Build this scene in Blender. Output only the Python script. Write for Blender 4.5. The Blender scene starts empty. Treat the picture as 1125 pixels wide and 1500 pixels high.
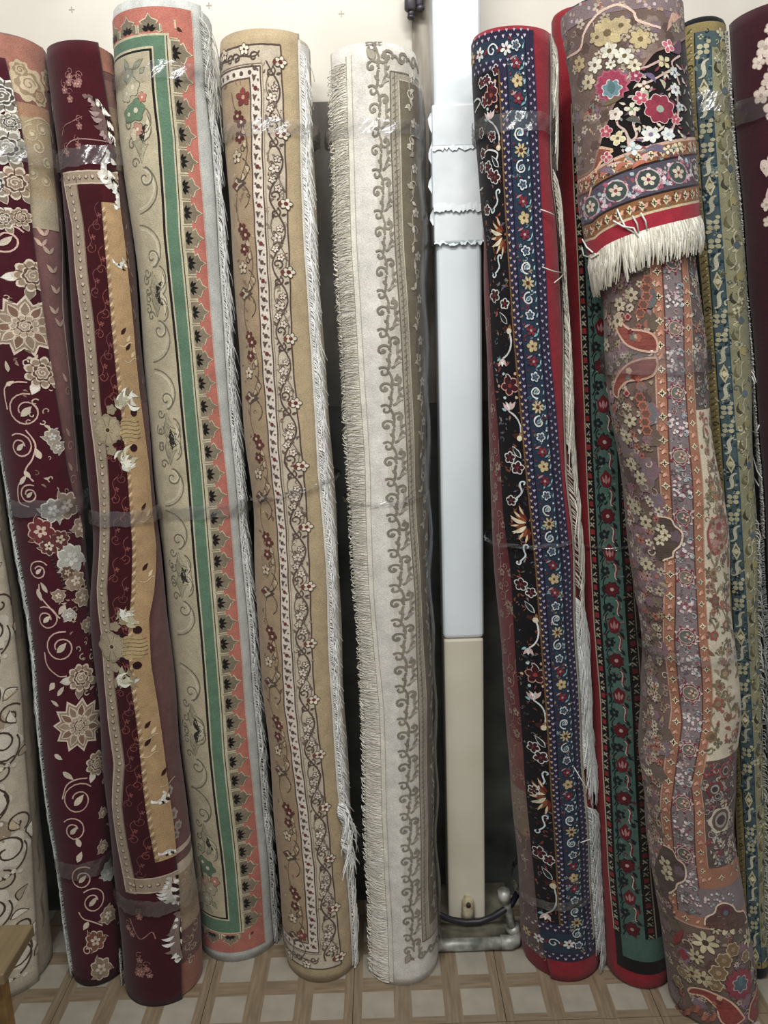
import bpy, math, random
import numpy as np
from mathutils import Matrix, Vector

random.seed(7)
SC = bpy.context.scene
COL = SC.collection

# ------------------------------------------------------------------ camera
FPX, DW, HC = 1130.0, 1.80, 1.43            # focal length in px, distance to wall, camera height
PIT, ROLLA = math.radians(12.0), math.radians(1.9)
fwd = np.array([0, math.cos(PIT), -math.sin(PIT)])
r0 = np.array([1.0, 0, 0]); u0 = np.array([0, math.sin(PIT), math.cos(PIT)])
RIGHT = math.cos(ROLLA) * r0 - math.sin(ROLLA) * u0
UP = math.cos(ROLLA) * u0 + math.sin(ROLLA) * r0
CAM = np.array([0, -DW, HC])
cd = bpy.data.cameras.new('camera'); cam = bpy.data.objects.new('camera', cd); COL.objects.link(cam)
cd.sensor_fit = 'VERTICAL'; cd.sensor_height = 36.0; cd.lens = 36.0 * FPX / 1500.0
M = Matrix.Identity(4)
for i in range(3):
    M[i][0] = RIGHT[i]; M[i][1] = UP[i]; M[i][2] = -fwd[i]; M[i][3] = CAM[i]
cam.matrix_world = M
cd.clip_start = 0.02
SC.camera = cam

# ------------------------------------------------------------------ light
w = bpy.data.worlds.new('world'); SC.world = w; w.use_nodes = True
w.node_tree.nodes['Background'].inputs[0].default_value = (0.93, 0.97, 1.0, 1)
w.node_tree.nodes['Background'].inputs[1].default_value = 0.22
def area(name, loc, target, sx, sy, e, col=(1, 0.98, 0.95)):
    l = bpy.data.lights.new(name, 'AREA'); l.shape = 'RECTANGLE'; l.size = sx; l.size_y = sy
    l.energy = e; l.color = col
    o = bpy.data.objects.new(name, l); COL.objects.link(o); o.location = loc
    o.rotation_euler = (Vector(target) - Vector(loc)).to_track_quat('-Z', 'Y').to_euler()
    return o
area('ceiling_tube_light', (-0.15, -1.35, 3.0), (0, -0.1, 1.2), 1.3, 0.16, 34)
area('ceiling_tube_light', (-0.9, -2.6, 3.0), (-0.3, 0, 1.0), 1.2, 0.16, 22)
area('ceiling_tube_light', (1.1, -2.4, 3.0), (0.4, 0, 1.0), 1.2, 0.16, 18)
SC.view_settings.view_transform = 'Standard'; SC.view_settings.look = 'None'
SC.view_settings.gamma = 1.0; SC.view_settings.use_curve_mapping = False
SC.view_settings.exposure = 0.17

# ------------------------------------------------------------------ helpers
def lin(h):
    v = [int(h[i:i + 2], 16) / 255 for i in (0, 2, 4)]
    return tuple((x / 12.92 if x <= 0.04045 else ((x + 0.055) / 1.055) ** 2.4) for x in v) + (1.0,)
_lc = {}
def C(h):
    if h not in _lc: _lc[h] = lin(h)
    return _lc[h]
def CP(h):
    if ('p', h) not in _lc:
        c = lin(h); y = 0.25 * c[0] + 0.65 * c[1] + 0.10 * c[2]
        _lc[('p', h)] = tuple((x + (y - x) * 0.17) * 0.95 for x in c[:3]) + (1.0,)
    return _lc[('p', h)]
def ray(px, py):
    return fwd + (px - 562.5) / FPX * RIGHT + (750.0 - py) / FPX * UP
def on_y(px, py, Y):
    d = ray(px, py); return CAM + d * ((Y - CAM[1]) / d[1])
def on_z(px, py, Z=0.0):
    d = ray(px, py); return CAM + d * ((Z - CAM[2]) / d[2])

def new_mesh(name, verts, faces, mat, parent=None, smooth=True, cols=None):
    me = bpy.data.meshes.new(name)
    me.from_pydata([tuple(v) for v in verts], [], faces)
    if cols is not None:
        a = me.color_attributes.new('Col', 'FLOAT_COLOR', 'POINT')
        a.data.foreach_set('color', np.asarray(cols, dtype=np.float32).ravel())
    me.materials.append(mat)
    if smooth:
        me.polygons.foreach_set('use_smooth', [True] * len(me.polygons))
    me.update()
    o = bpy.data.objects.new(name, me); COL.objects.link(o)
    if parent is not None: o.parent = parent
    return o
def tag(o, label=None, cat=None, group=None, kind=None):
    if label: o['label'] = label
    if cat: o['category'] = cat
    if group: o['group'] = group
    if kind: o['kind'] = kind
    return o
def box_vf(x0, x1, y0, y1, z0, z1):
    v = [(x, y, z) for z in (z0, z1) for y in (y0, y1) for x in (x0, x1)]
    f = [(0, 2, 3, 1), (4, 5, 7, 6), (0, 1, 5, 4), (2, 6, 7, 3), (0, 4, 6, 2), (1, 3, 7, 5)]
    return v, f
def box(name, x0, x1, y0, y1, z0, z1, mat, parent=None, bevel=0.0, seg=2):
    v, f = box_vf(x0, x1, y0, y1, z0, z1)
    o = new_mesh(name, v, f, mat, parent, smooth=False)
    if bevel:
        m = o.modifiers.new('bevel', 'BEVEL'); m.width = bevel; m.segments = seg
    return o
def tube_vf(pts, rad, n=10, cap=True):
    pts = [np.array(p, float) for p in pts]; N = len(pts)
    rad = rad if hasattr(rad, '__len__') else [rad] * N
    v, f = [], []
    up = None
    for i in range(N):
        t = pts[min(i + 1, N - 1)] - pts[max(i - 1, 0)]; t /= np.linalg.norm(t) + 1e-9
        if up is None:
            up = np.cross(t, [0.3, 0.9, 0.2]); 
        up = up - t * np.dot(up, t); up /= np.linalg.norm(up) + 1e-9
        b = np.cross(t, up)
        for k in range(n):
            a = 2 * math.pi * k / n
            v.append(pts[i] + rad[i] * (math.cos(a) * up + math.sin(a) * b))
    for i in range(N - 1):
        for k in range(n):
            k2 = (k + 1) % n
            f.append((i * n + k, i * n + k2, (i + 1) * n + k2, (i + 1) * n + k))
    if cap:
        f.append(tuple(range(n - 1, -1, -1))); f.append(tuple((N - 1) * n + k for k in range(n)))
    return v, f

# ------------------------------------------------------------------ materials
def mat_base(name):
    m = bpy.data.materials.new(name); m.use_nodes = True
    nt = m.node_tree; return m, nt, nt.nodes['Principled BSDF']
def N(nt, t, **kw):
    n = nt.nodes.new(t)
    for k, v in kw.items():
        if k in n.inputs.keys() if isinstance(k, str) else False: n.inputs[k].default_value = v
        else: setattr(n, k, v)
    return n
def pile_mat(name, sheen, fine, bump):
    m, nt, b = mat_base(name); L = nt.links
    at = N(nt, 'ShaderNodeAttribute', attribute_name='Col')
    tc = N(nt, 'ShaderNodeTexCoord')
    n1 = N(nt, 'ShaderNodeTexNoise', Scale=38.0, Detail=5.0)
    n2 = N(nt, 'ShaderNodeTexNoise', Scale=fine, Detail=2.0)
    L.new(tc.outputs['Object'], n1.inputs['Vector']); L.new(tc.outputs['Object'], n2.inputs['Vector'])
    mr = N(nt, 'ShaderNodeMapRange'); mr.inputs[3].default_value = 0.66; mr.inputs[4].default_value = 1.30
    mr2 = N(nt, 'ShaderNodeMapRange'); mr2.inputs[1].default_value = 0.2; mr2.inputs[2].default_value = 0.8
    mr2.inputs[3].default_value = 0.72; mr2.inputs[4].default_value = 1.28
    L.new(n1.outputs[0], mr.inputs[0]); L.new(n2.outputs[0], mr2.inputs[0])
    mu = N(nt, 'ShaderNodeMath', operation='MULTIPLY')
    L.new(mr.outputs[0], mu.inputs[0]); L.new(mr2.outputs[0], mu.inputs[1])
    vm = N(nt, 'ShaderNodeVectorMath', operation='SCALE')
    L.new(at.outputs['Color'], vm.inputs[0]); L.new(mu.outputs[0], vm.inputs['Scale'])
    L.new(vm.outputs[0], b.inputs['Base Color'])
    bp = N(nt, 'ShaderNodeBump'); bp.inputs['Strength'].default_value = bump; bp.inputs['Distance'].default_value = 0.0015
    L.new(n2.outputs[0], bp.inputs['Height']); L.new(bp.outputs[0], b.inputs['Normal'])
    b.inputs['Roughness'].default_value = 0.92; b.inputs['Specular IOR Level'].default_value = 0.15
    b.inputs['Sheen Weight'].default_value = sheen; b.inputs['Sheen Roughness'].default_value = 0.5
    return m
PILE = pile_mat('carpet_pile', 0.12, 520.0, 0.5)
THREAD = pile_mat('cotton_thread', 0.05, 900.0, 0.2)
def film_mat():
    m = bpy.data.materials.new('clear_film'); m.use_nodes = True; nt = m.node_tree; L = nt.links
    nt.nodes.remove(nt.nodes['Principled BSDF'])
    out = nt.nodes['Material Output']
    tr = N(nt, 'ShaderNodeBsdfTransparent'); tr.inputs[0].default_value = (0.985, 0.985, 0.985, 1)
    gl = N(nt, 'ShaderNodeBsdfGlossy'); gl.inputs['Roughness'].default_value = 0.17
    df = N(nt, 'ShaderNodeBsdfDiffuse'); df.inputs[0].default_value = (0.85, 0.87, 0.88, 1)
    fr = N(nt, 'ShaderNodeFresnel'); fr.inputs[0].default_value = 1.22
    ma = N(nt, 'ShaderNodeMath', operation='MULTIPLY_ADD'); ma.inputs[1].default_value = 0.55; ma.inputs[2].default_value = 0.10
    tc = N(nt, 'ShaderNodeTexCoord'); n1 = N(nt, 'ShaderNodeTexNoise', Scale=60.0, Detail=3.0)
    L.new(tc.outputs['Object'], n1.inputs['Vector'])
    bp = N(nt, 'ShaderNodeBump'); bp.inputs['Strength'].default_value = 0.35; bp.inputs['Distance'].default_value = 0.003
    L.new(n1.outputs[0], bp.inputs['Height']); L.new(bp.outputs[0], gl.inputs['Normal'])
    L.new(fr.outputs[0], ma.inputs[0])
    mx = N(nt, 'ShaderNodeMixShader'); m0 = N(nt, 'ShaderNodeMixShader'); m0.inputs[0].default_value = 0.035
    L.new(tr.outputs[0], m0.inputs[1]); L.new(df.outputs[0], m0.inputs[2])
    L.new(ma.outputs[0], mx.inputs[0]); L.new(m0.outputs[0], mx.inputs[1]); L.new(gl.outputs[0], mx.inputs[2])
    L.new(mx.outputs[0], out.inputs[0])
    return m
FILM = film_mat()
def noise_mat(name, c1, c2, scale=8.0, rough=0.6, detail=6.0, c3=None, bump=0.0, stretch=(1, 1, 1), lo=0.35, hi=0.65, metal=0.0):
    m, nt, b = mat_base(name); L = nt.links
    tc = N(nt, 'ShaderNodeTexCoord'); mp = N(nt, 'ShaderNodeMapping'); mp.inputs['Scale'].default_value = stretch
    n1 = N(nt, 'ShaderNodeTexNoise', Scale=scale, Detail=detail)
    L.new(tc.outputs['Object'], mp.inputs[0]); L.new(mp.outputs[0], n1.inputs['Vector'])
    cr = N(nt, 'ShaderNodeValToRGB'); cr.color_ramp.elements[0].position = lo; cr.color_ramp.elements[1].position = hi
    cr.color_ramp.elements[0].color = C(c1); cr.color_ramp.elements[1].color = C(c2)
    if c3:
        e = cr.color_ramp.elements.new((lo + hi) / 2); e.color = C(c3)
    L.new(n1.outputs[0], cr.inputs[0]); L.new(cr.outputs[0], b.inputs['Base Color'])
    b.inputs['Roughness'].default_value = rough; b.inputs['Metallic'].default_value = metal
    if bump:
        bp = N(nt, 'ShaderNodeBump'); bp.inputs['Strength'].default_value = bump; bp.inputs['Distance'].default_value = 0.004
        L.new(n1.outputs[0], bp.inputs['Height']); L.new(bp.outputs[0], b.inputs['Normal'])
    return m
M_WALL = noise_mat('cream_wall_tile', 'b6b0a4', 'c2bdb1', 5.0, 0.35)
M_MARBLE = noise_mat('dark_grey_marble', '3c3f3d', '6c6e6a', 9.0, 0.35, 10.0, c3='565955', lo=0.3, hi=0.75)
M_STREAK = noise_mat('streaky_plaster', '6a6053', 'b9b2a6', 7.0, 0.8, 6.0, c3='918a7f', stretch=(3, 3, 0.5))
M_GREYP = noise_mat('mottled_grey_plaster', '5c5a55', '8e8a82', 6.0, 0.8, c3='77736c', stretch=(2, 2, 0.7))
M_PVC = noise_mat('white_pvc', 'ccd4d7', 'd8dfe2', 4.0, 0.3)
M_TAPEW = noise_mat('white_cloth_tape', 'c6cdcf', 'd6dcde', 14.0, 0.6, bump=0.25)
M_CREAMP = noise_mat('cream_painted_post', 'c2bca9', 'cec9b8', 6.0, 0.55)
M_CREAMD = noise_mat('dirty_cream_plug', '8d8064', 'cfc4a8', 40.0, 0.7)
M_HOLE = noise_mat('dark_hole', '2c261d', '4d4434', 40.0, 0.9)
M_STONE = noise_mat('grimy_cement', '4c4a3f', '8a8573', 16.0, 0.85, c3='6b6757', bump=0.4)
M_GALV = noise_mat('galvanised_pipe', '6f706a', 'c4c4bd', 26.0, 0.45, c3='96978f', metal=0.35)
M_CABLE = noise_mat('black_rubber', '0e0e15', '1c1c26', 10.0, 0.45)
M_BLK = noise_mat('dark_fitting', '26232a', '4c474e', 30.0, 0.4)
M_WOOD = noise_mat('varnished_wood', '80623a', 'a07d4a', 6.0, 0.4, stretch=(1, 9, 9))
M_WOODT = noise_mat('dusty_wood_top', '6a5b42', '7d6c50', 6.0, 0.45, stretch=(9, 1, 9))
M_PRINT = noise_mat('printed_flower', '8b8078', 'a89d92', 30.0, 0.5)
M_GROUT = noise_mat('dark_grout', '3a352c', '5a5345', 30.0, 0.9)
def tile_mat():
    m, nt, b = mat_base('parquet_print_tile'); L = nt.links
    tc = N(nt, 'ShaderNodeTexCoord'); sp = N(nt, 'ShaderNodeSeparateXYZ'); L.new(tc.outputs['Object'], sp.inputs[0])
    def mth(op, a, bb=None, c=None):
        n = N(nt, 'ShaderNodeMath', operation=op)
        for i, v in enumerate((a, bb, c)):
            if v is None: continue
            if isinstance(v, (int, float)): n.inputs[i].default_value = v
            else: L.new(v, n.inputs[i])
        return n.outputs[0]
    fx = mth('FRACT', mth('MULTIPLY', sp.outputs[0], 1 / 0.111)); fy = mth('FRACT', mth('MULTIPLY', sp.outputs[1], 1 / 0.111))
    def inside(f): return mth('MULTIPLY', mth('GREATER_THAN', f, 0.18), mth('LESS_THAN', f, 0.82))
    ix, iy = inside(fx), inside(fy); sq = mth('MULTIPLY', ix, iy)
    nz = N(nt, 'ShaderNodeTexNoise', Scale=14.0, Detail=6.0); L.new(tc.outputs['Object'], nz.inputs['Vector'])
    cr = N(nt, 'ShaderNodeValToRGB'); cr.color_ramp.elements[0].position = .3; cr.color_ramp.elements[1].position = .7
    cr.color_ramp.elements[0].color = C('8d877b'); cr.color_ramp.elements[1].color = C('a29b8d'); L.new(nz.outputs[0], cr.inputs[0])
    def wood(st):
        mp = N(nt, 'ShaderNodeMapping'); mp.inputs['Scale'].default_value = st; L.new(tc.outputs['Object'], mp.inputs[0])
        n = N(nt, 'ShaderNodeTexNoise', Scale=14.0, Detail=6.0); L.new(mp.outputs[0], n.inputs['Vector'])
        c = N(nt, 'ShaderNodeValToRGB'); c.color_ramp.elements[0].position = .3; c.color_ramp.elements[1].position = .7
        c.color_ramp.elements[0].color = C('6f614e'); c.color_ramp.elements[1].color = C('8b7b66'); L.new(n.outputs[0], c.inputs[0]); return c.outputs[0]
    mx = N(nt, 'ShaderNodeMixRGB'); L.new(ix, mx.inputs[0]); L.new(wood((9, 0.8, 1)), mx.inputs[1]); L.new(wood((0.8, 9, 1)), mx.inputs[2])
    m2 = N(nt, 'ShaderNodeMixRGB'); L.new(sq, m2.inputs[0]); L.new(mx.outputs[0], m2.inputs[1]); L.new(cr.outputs[0], m2.inputs[2])
    L.new(m2.outputs[0], b.inputs['Base Color']); b.inputs['Roughness'].default_value = 0.3
    return m
M_TILE = tile_mat()

# ------------------------------------------------------------------ the setting
g1 = on_z(517, 1480); g2 = on_z(742, 1480); TP = 0.3333
gy = -0.402
fl = tag(box('floor', -1.6, 1.6, -1.9, 0.02, -0.05, -0.004, M_GROUT), kind='structure')
tv, tf = box_vf(0.0008, TP - 0.0008, 0.0008, TP - 0.0008, -0.006, 0.0)
tme = None
for i in range(-5, 5):
    for j in range(-5, 2):
        x = g1[0] + i * TP; y = gy + j * TP
        if tme is None:
            t = new_mesh('floor_tile', tv, tf, M_TILE, fl, smooth=False); tme = t.data
        else:
            t = bpy.data.objects.new('floor_tile', tme); COL.objects.link(t); t.parent = fl
        t.location = (x, y, 0)
DADO = on_y(630, 590, 0.0)[2]
wall = tag(box('wall_back', -1.6, 1.6, 0.0, 0.1, -0.05, 2.9, M_WALL), kind='structure')
box('dado_panel', -1.6, 1.6, -0.012, 0.0, 0.0, DADO, M_MARBLE, wall)
ZG = on_y(490, 150, 0.0)[2]
box('grey_panel', -1.6, 1.6, -0.008, 0.0, DADO, ZG, M_GREYP, wall)  # mottled grey band from the dado up to the cream wall
def flat_flower(px, py):
    p = on_y(px, py, -0.0006); v = [tuple(p)]; f = []
    n = 24
    for k in range(n):
        a = 2 * math.pi * k / n; r = 0.0065 * (0.55 + 0.45 * math.cos(4 * a))
        v.append((p[0] + r * math.cos(a), p[1], p[2] + r * math.sin(a)))
    for k in range(n): f.append((0, 1 + k, 1 + (k + 1) % n))
    new_mesh('printed_flower', v, f, M_PRINT, wall, smooth=False)
for q in ((105, 14), (306, 8), (500, 20)): flat_flower(*q)
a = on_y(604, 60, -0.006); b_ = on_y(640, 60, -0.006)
tag(box('wall_strip_1', a[0], b_[0], -0.014, 0.0, DADO, 2.9, M_STREAK), kind='structure')  # thin upright wall strip by the post, streaked grey-brown to pale

# square downpipe post standing by the wall
PF = -0.150
pb = [on_y(659, 1313, PF), on_y(713, 1313, PF), on_y(631, 0, PF), on_y(700, 0, PF)]
px0 = (pb[0][0] + pb[2][0]) / 2; px1 = (pb[1][0] + pb[3][0]) / 2
zj = on_y(680, 936, PF)[2]; zbase = 0.045
root = bpy.data.objects.new('drain_post', None); COL.objects.link(root); root.location = (0, 0, 0)
tag(root, 'square white downpipe with cream lower half and taped joint against the wall', 'post')
box('lower_post', px0, px1, PF, PF + 0.085, zbase, zj, M_CREAMP, root, 0.006)
box('upper_post', px0 - 0.0012, px1 + 0.0012, PF - 0.0012, PF + 0.086, zj, 2.6, M_PVC, root, 0.010, 3)
def sleeve(y0, y1, g, xo=0.0):
    za = on_y(665, y1, PF)[2]; zb = on_y(665, y0, PF)[2]
    return box('joint_tape', px0 - g + xo, px1 + g + xo, PF - g, PF + 0.088, za, zb, M_TAPEW, root, 0.004)
sleeve(153, 216, 0.006); sleeve(214, 306, 0.0075, -0.0005); sleeve(303, 356, 0.0055)
for (ya, yb, gg) in ((216, 220, .0085), (300, 311, .0086), (355, 358, .0062)):     # ragged paper edges of the tape
    za = on_y(665, yb, PF)[2]; zb = on_y(665, ya, PF)[2]
    n = 26; v = []; f = []
    for k in range(n + 1):
        x = px0 - 0.006 + (px1 - px0 + 0.012) * k / n
        j1, j2 = random.uniform(-.004, .004), random.uniform(-.004, .004)
        v += [(x, PF - gg, zb + j1), (x, PF - gg - .002, za + j2), (x, PF - 0.002, zb + j1), (x, PF - 0.002, za + j2)]
    for k in range(n):
        a0 = 4 * k; b0 = a0 + 4
        f += [(a0, b0, b0 + 1, a0 + 1), (a0, a0 + 2, b0 + 2, b0), (a0 + 1, b0 + 1, b0 + 3, a0 + 3)]
    new_mesh('torn_tape_edge', v, f, M_TAPEW, root, smooth=False)
zt_, zb_ = on_y(636, 165, PF)[2], on_y(636, 330, PF)[2]       # loose strip peeling at the left edge
v = []; f = []
for k in range(21):
    z = zt_ + (zb_ - zt_) * k / 20
    o_ = 0.009 + 0.006 * math.sin(k * 1.1) + random.uniform(-.002, .002)
    v += [(px0 + 0.001, PF + 0.004, z), (px0 - o_, PF + 0.001, z)]
for k in range(20): f.append((2 * k, 2 * k + 1, 2 * k + 3, 2 * k + 2))
o = new_mesh('peeling_tape', v, f, M_TAPEW, root, smooth=False)
md = o.modifiers.new('thick', 'SOLIDIFY'); md.thickness = 0.0012
pp = on_y(685, 1318, PF)
v, f = tube_vf([(pp[0], PF - 0.003, pp[2] - 0.055), (pp[0], PF - 0.005, pp[2] - 0.02), (pp[0], PF - 0.004, pp[2]), (pp[0], PF + 0.002, pp[2] + 0.012)], [0.017, 0.016, 0.015, 0.009], 12)
new_mesh('plug', v, f, M_CREAMD, root)
v, f = tube_vf([(pp[0], PF - 0.021, pp[2]), (pp[0], PF - 0.010, pp[2])], 0.006, 12); new_mesh('plug_hole', v, f, M_HOLE, root)

# grimy kerb behind the pipe, pipe with elbow, rubber cable, black fitting near the top
ka = on_y(632, 1380, -0.185); kb = on_y(760, 1380, -0.185)
o = tag(box('cement_kerb', ka[0] + 0.022, kb[0] - 0.006, -0.172, -0.013, 0.0, 0.044, M_STONE, None, 0.006), 'grimy grey cement kerb under the foot of the post', 'kerb')
pr = bpy.data.objects.new('floor_pipe', None); COL.objects.link(pr)
tag(pr, 'galvanised metal pipe lying on the floor in front of the cement kerb', 'pipe')
q0 = on_z(630, 1392, 0.016); q1 = on_z(742, 1386, 0.016); yp = -0.195
v, f = tube_vf([(q0[0] - .04, yp, .0145), (q1[0], yp, .0145)], .0145, 16); new_mesh('pipe', v, f, M_GALV, pr)
v, f = tube_vf([(q1[0] - .012, yp, .0165), (q1[0] + .012, yp, .0165), (q1[0] + .021, yp + .004, .0175), (q1[0] + .025, yp + .014, .022), (q1[0] + .022, yp + .018, .034), (q1[0] + .018, yp + .018, .046)], .0168, 16); new_mesh('elbow', v, f, M_GALV, pr)
v, f = tube_vf([(q1[0] + .019, yp + .018, .04), (q1[0] + .010, yp + .022, .085), (q1[0] + .000, yp + .024, .125)], .0105, 12); new_mesh('riser', v, f, M_GALV, pr)
v, f = tube_vf([(q1[0] + .001, yp + .024, .112), (q1[0] - .001, yp + .024, .140)], .0155, 8); new_mesh('valve_cap', v, f, M_GALV, pr)
cp = []
for (x, y) in ((641, 1338), (646, 1341), (660, 1347), (682, 1351), (703, 1350), (722, 1343), (738, 1333), (749, 1325)):
    cp.append(on_y(x, y, -0.178 if x < 740 else -0.170))
cp = [cp[0] + np.array([.006, .07, .012])] + cp + [cp[-1] + np.array([.035, .055, .008])]
v, f = tube_vf(cp, 0.0075, 12)
tag(new_mesh('rubber_cable', v, f, M_CABLE), 'thick black rubber cable sagging across the foot of the post', 'cable')
fr_ = bpy.data.objects.new('hose_fitting', None); COL.objects.link(fr_)
tag(fr_, 'small dark hose fitting hanging on the wall beside the white post', 'fitting')
def fit(px, ys, rs, name):
    pts = [on_y(px, y, -0.035) for y in ys]; v, f = tube_vf(pts, [r * 0.00155 for r in rs], 12); new_mesh(name, v, f, M_BLK, fr_)
fit(601, (-22, 14, 17), (8, 8, 5.5), 'body'); fit(602, (16, 24), (4.5, 4.5), 'neck'); fit(602, (23, 25, 28), (4, 5.5, 4), 'tip')
fit(615, (-22, 6, 9), (6, 5, 4), 'side_body'); fit(616, (8, 13, 16), (4, 5.5, 4), 'side_tip')
p = on_y(606, 0, -0.035); v, f = tube_vf([(p[0], -.045, p[2] + .02), (p[0], 0.0, p[2] + .02)], .008, 10); new_mesh('bracket', v, f, M_BLK, fr_)

# corner of a small wooden stool
ZS = 0.40
s1 = on_z(46, 1353, ZS); s2 = on_z(8, 1428, ZS)
st = bpy.data.objects.new('wooden_stool', None); COL.objects.link(st)
tag(st, 'low wooden stool with dusty tan top beside the cream scroll carpet', 'stool')
XR = (s1[0] + s2[0]) / 2
box('stool_top', XR - 0.36, XR, s2[1] - 0.0, s1[1], ZS - 0.022, ZS, M_WOODT, st, 0.003)
for lx in (XR - 0.35, XR - 0.082):
    for ly in (s2[1] + 0.006, s1[1] - 0.036):
        box('leg', lx, lx + 0.026, ly, ly + 0.026, 0.0, ZS - 0.0225, M_WOOD, st, 0.002)

# ------------------------------------------------------------------ carpet roll machinery
def interp_ext(x, xs, ys):
    x = np.asarray(x, float)
    y = np.interp(x, xs, ys)
    if len(xs) > 1:
        sl = (ys[1] - ys[0]) / (xs[1] - xs[0] + 1e-9); y = np.where(x < xs[0], ys[0] + (x - xs[0]) * sl * 0.6, y)
        sr = (ys[-1] - ys[-2]) / (xs[-1] - xs[-2] + 1e-9); y = np.where(x > xs[-1], ys[-1] + (x - xs[-1]) * sr * 0.6, y)
    return y
def smooth(a, n):
    k = np.ones(n) / n; p = np.pad(a, n // 2, mode='edge'); return np.convolve(p, k, 'valid')[:len(a)]

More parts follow.
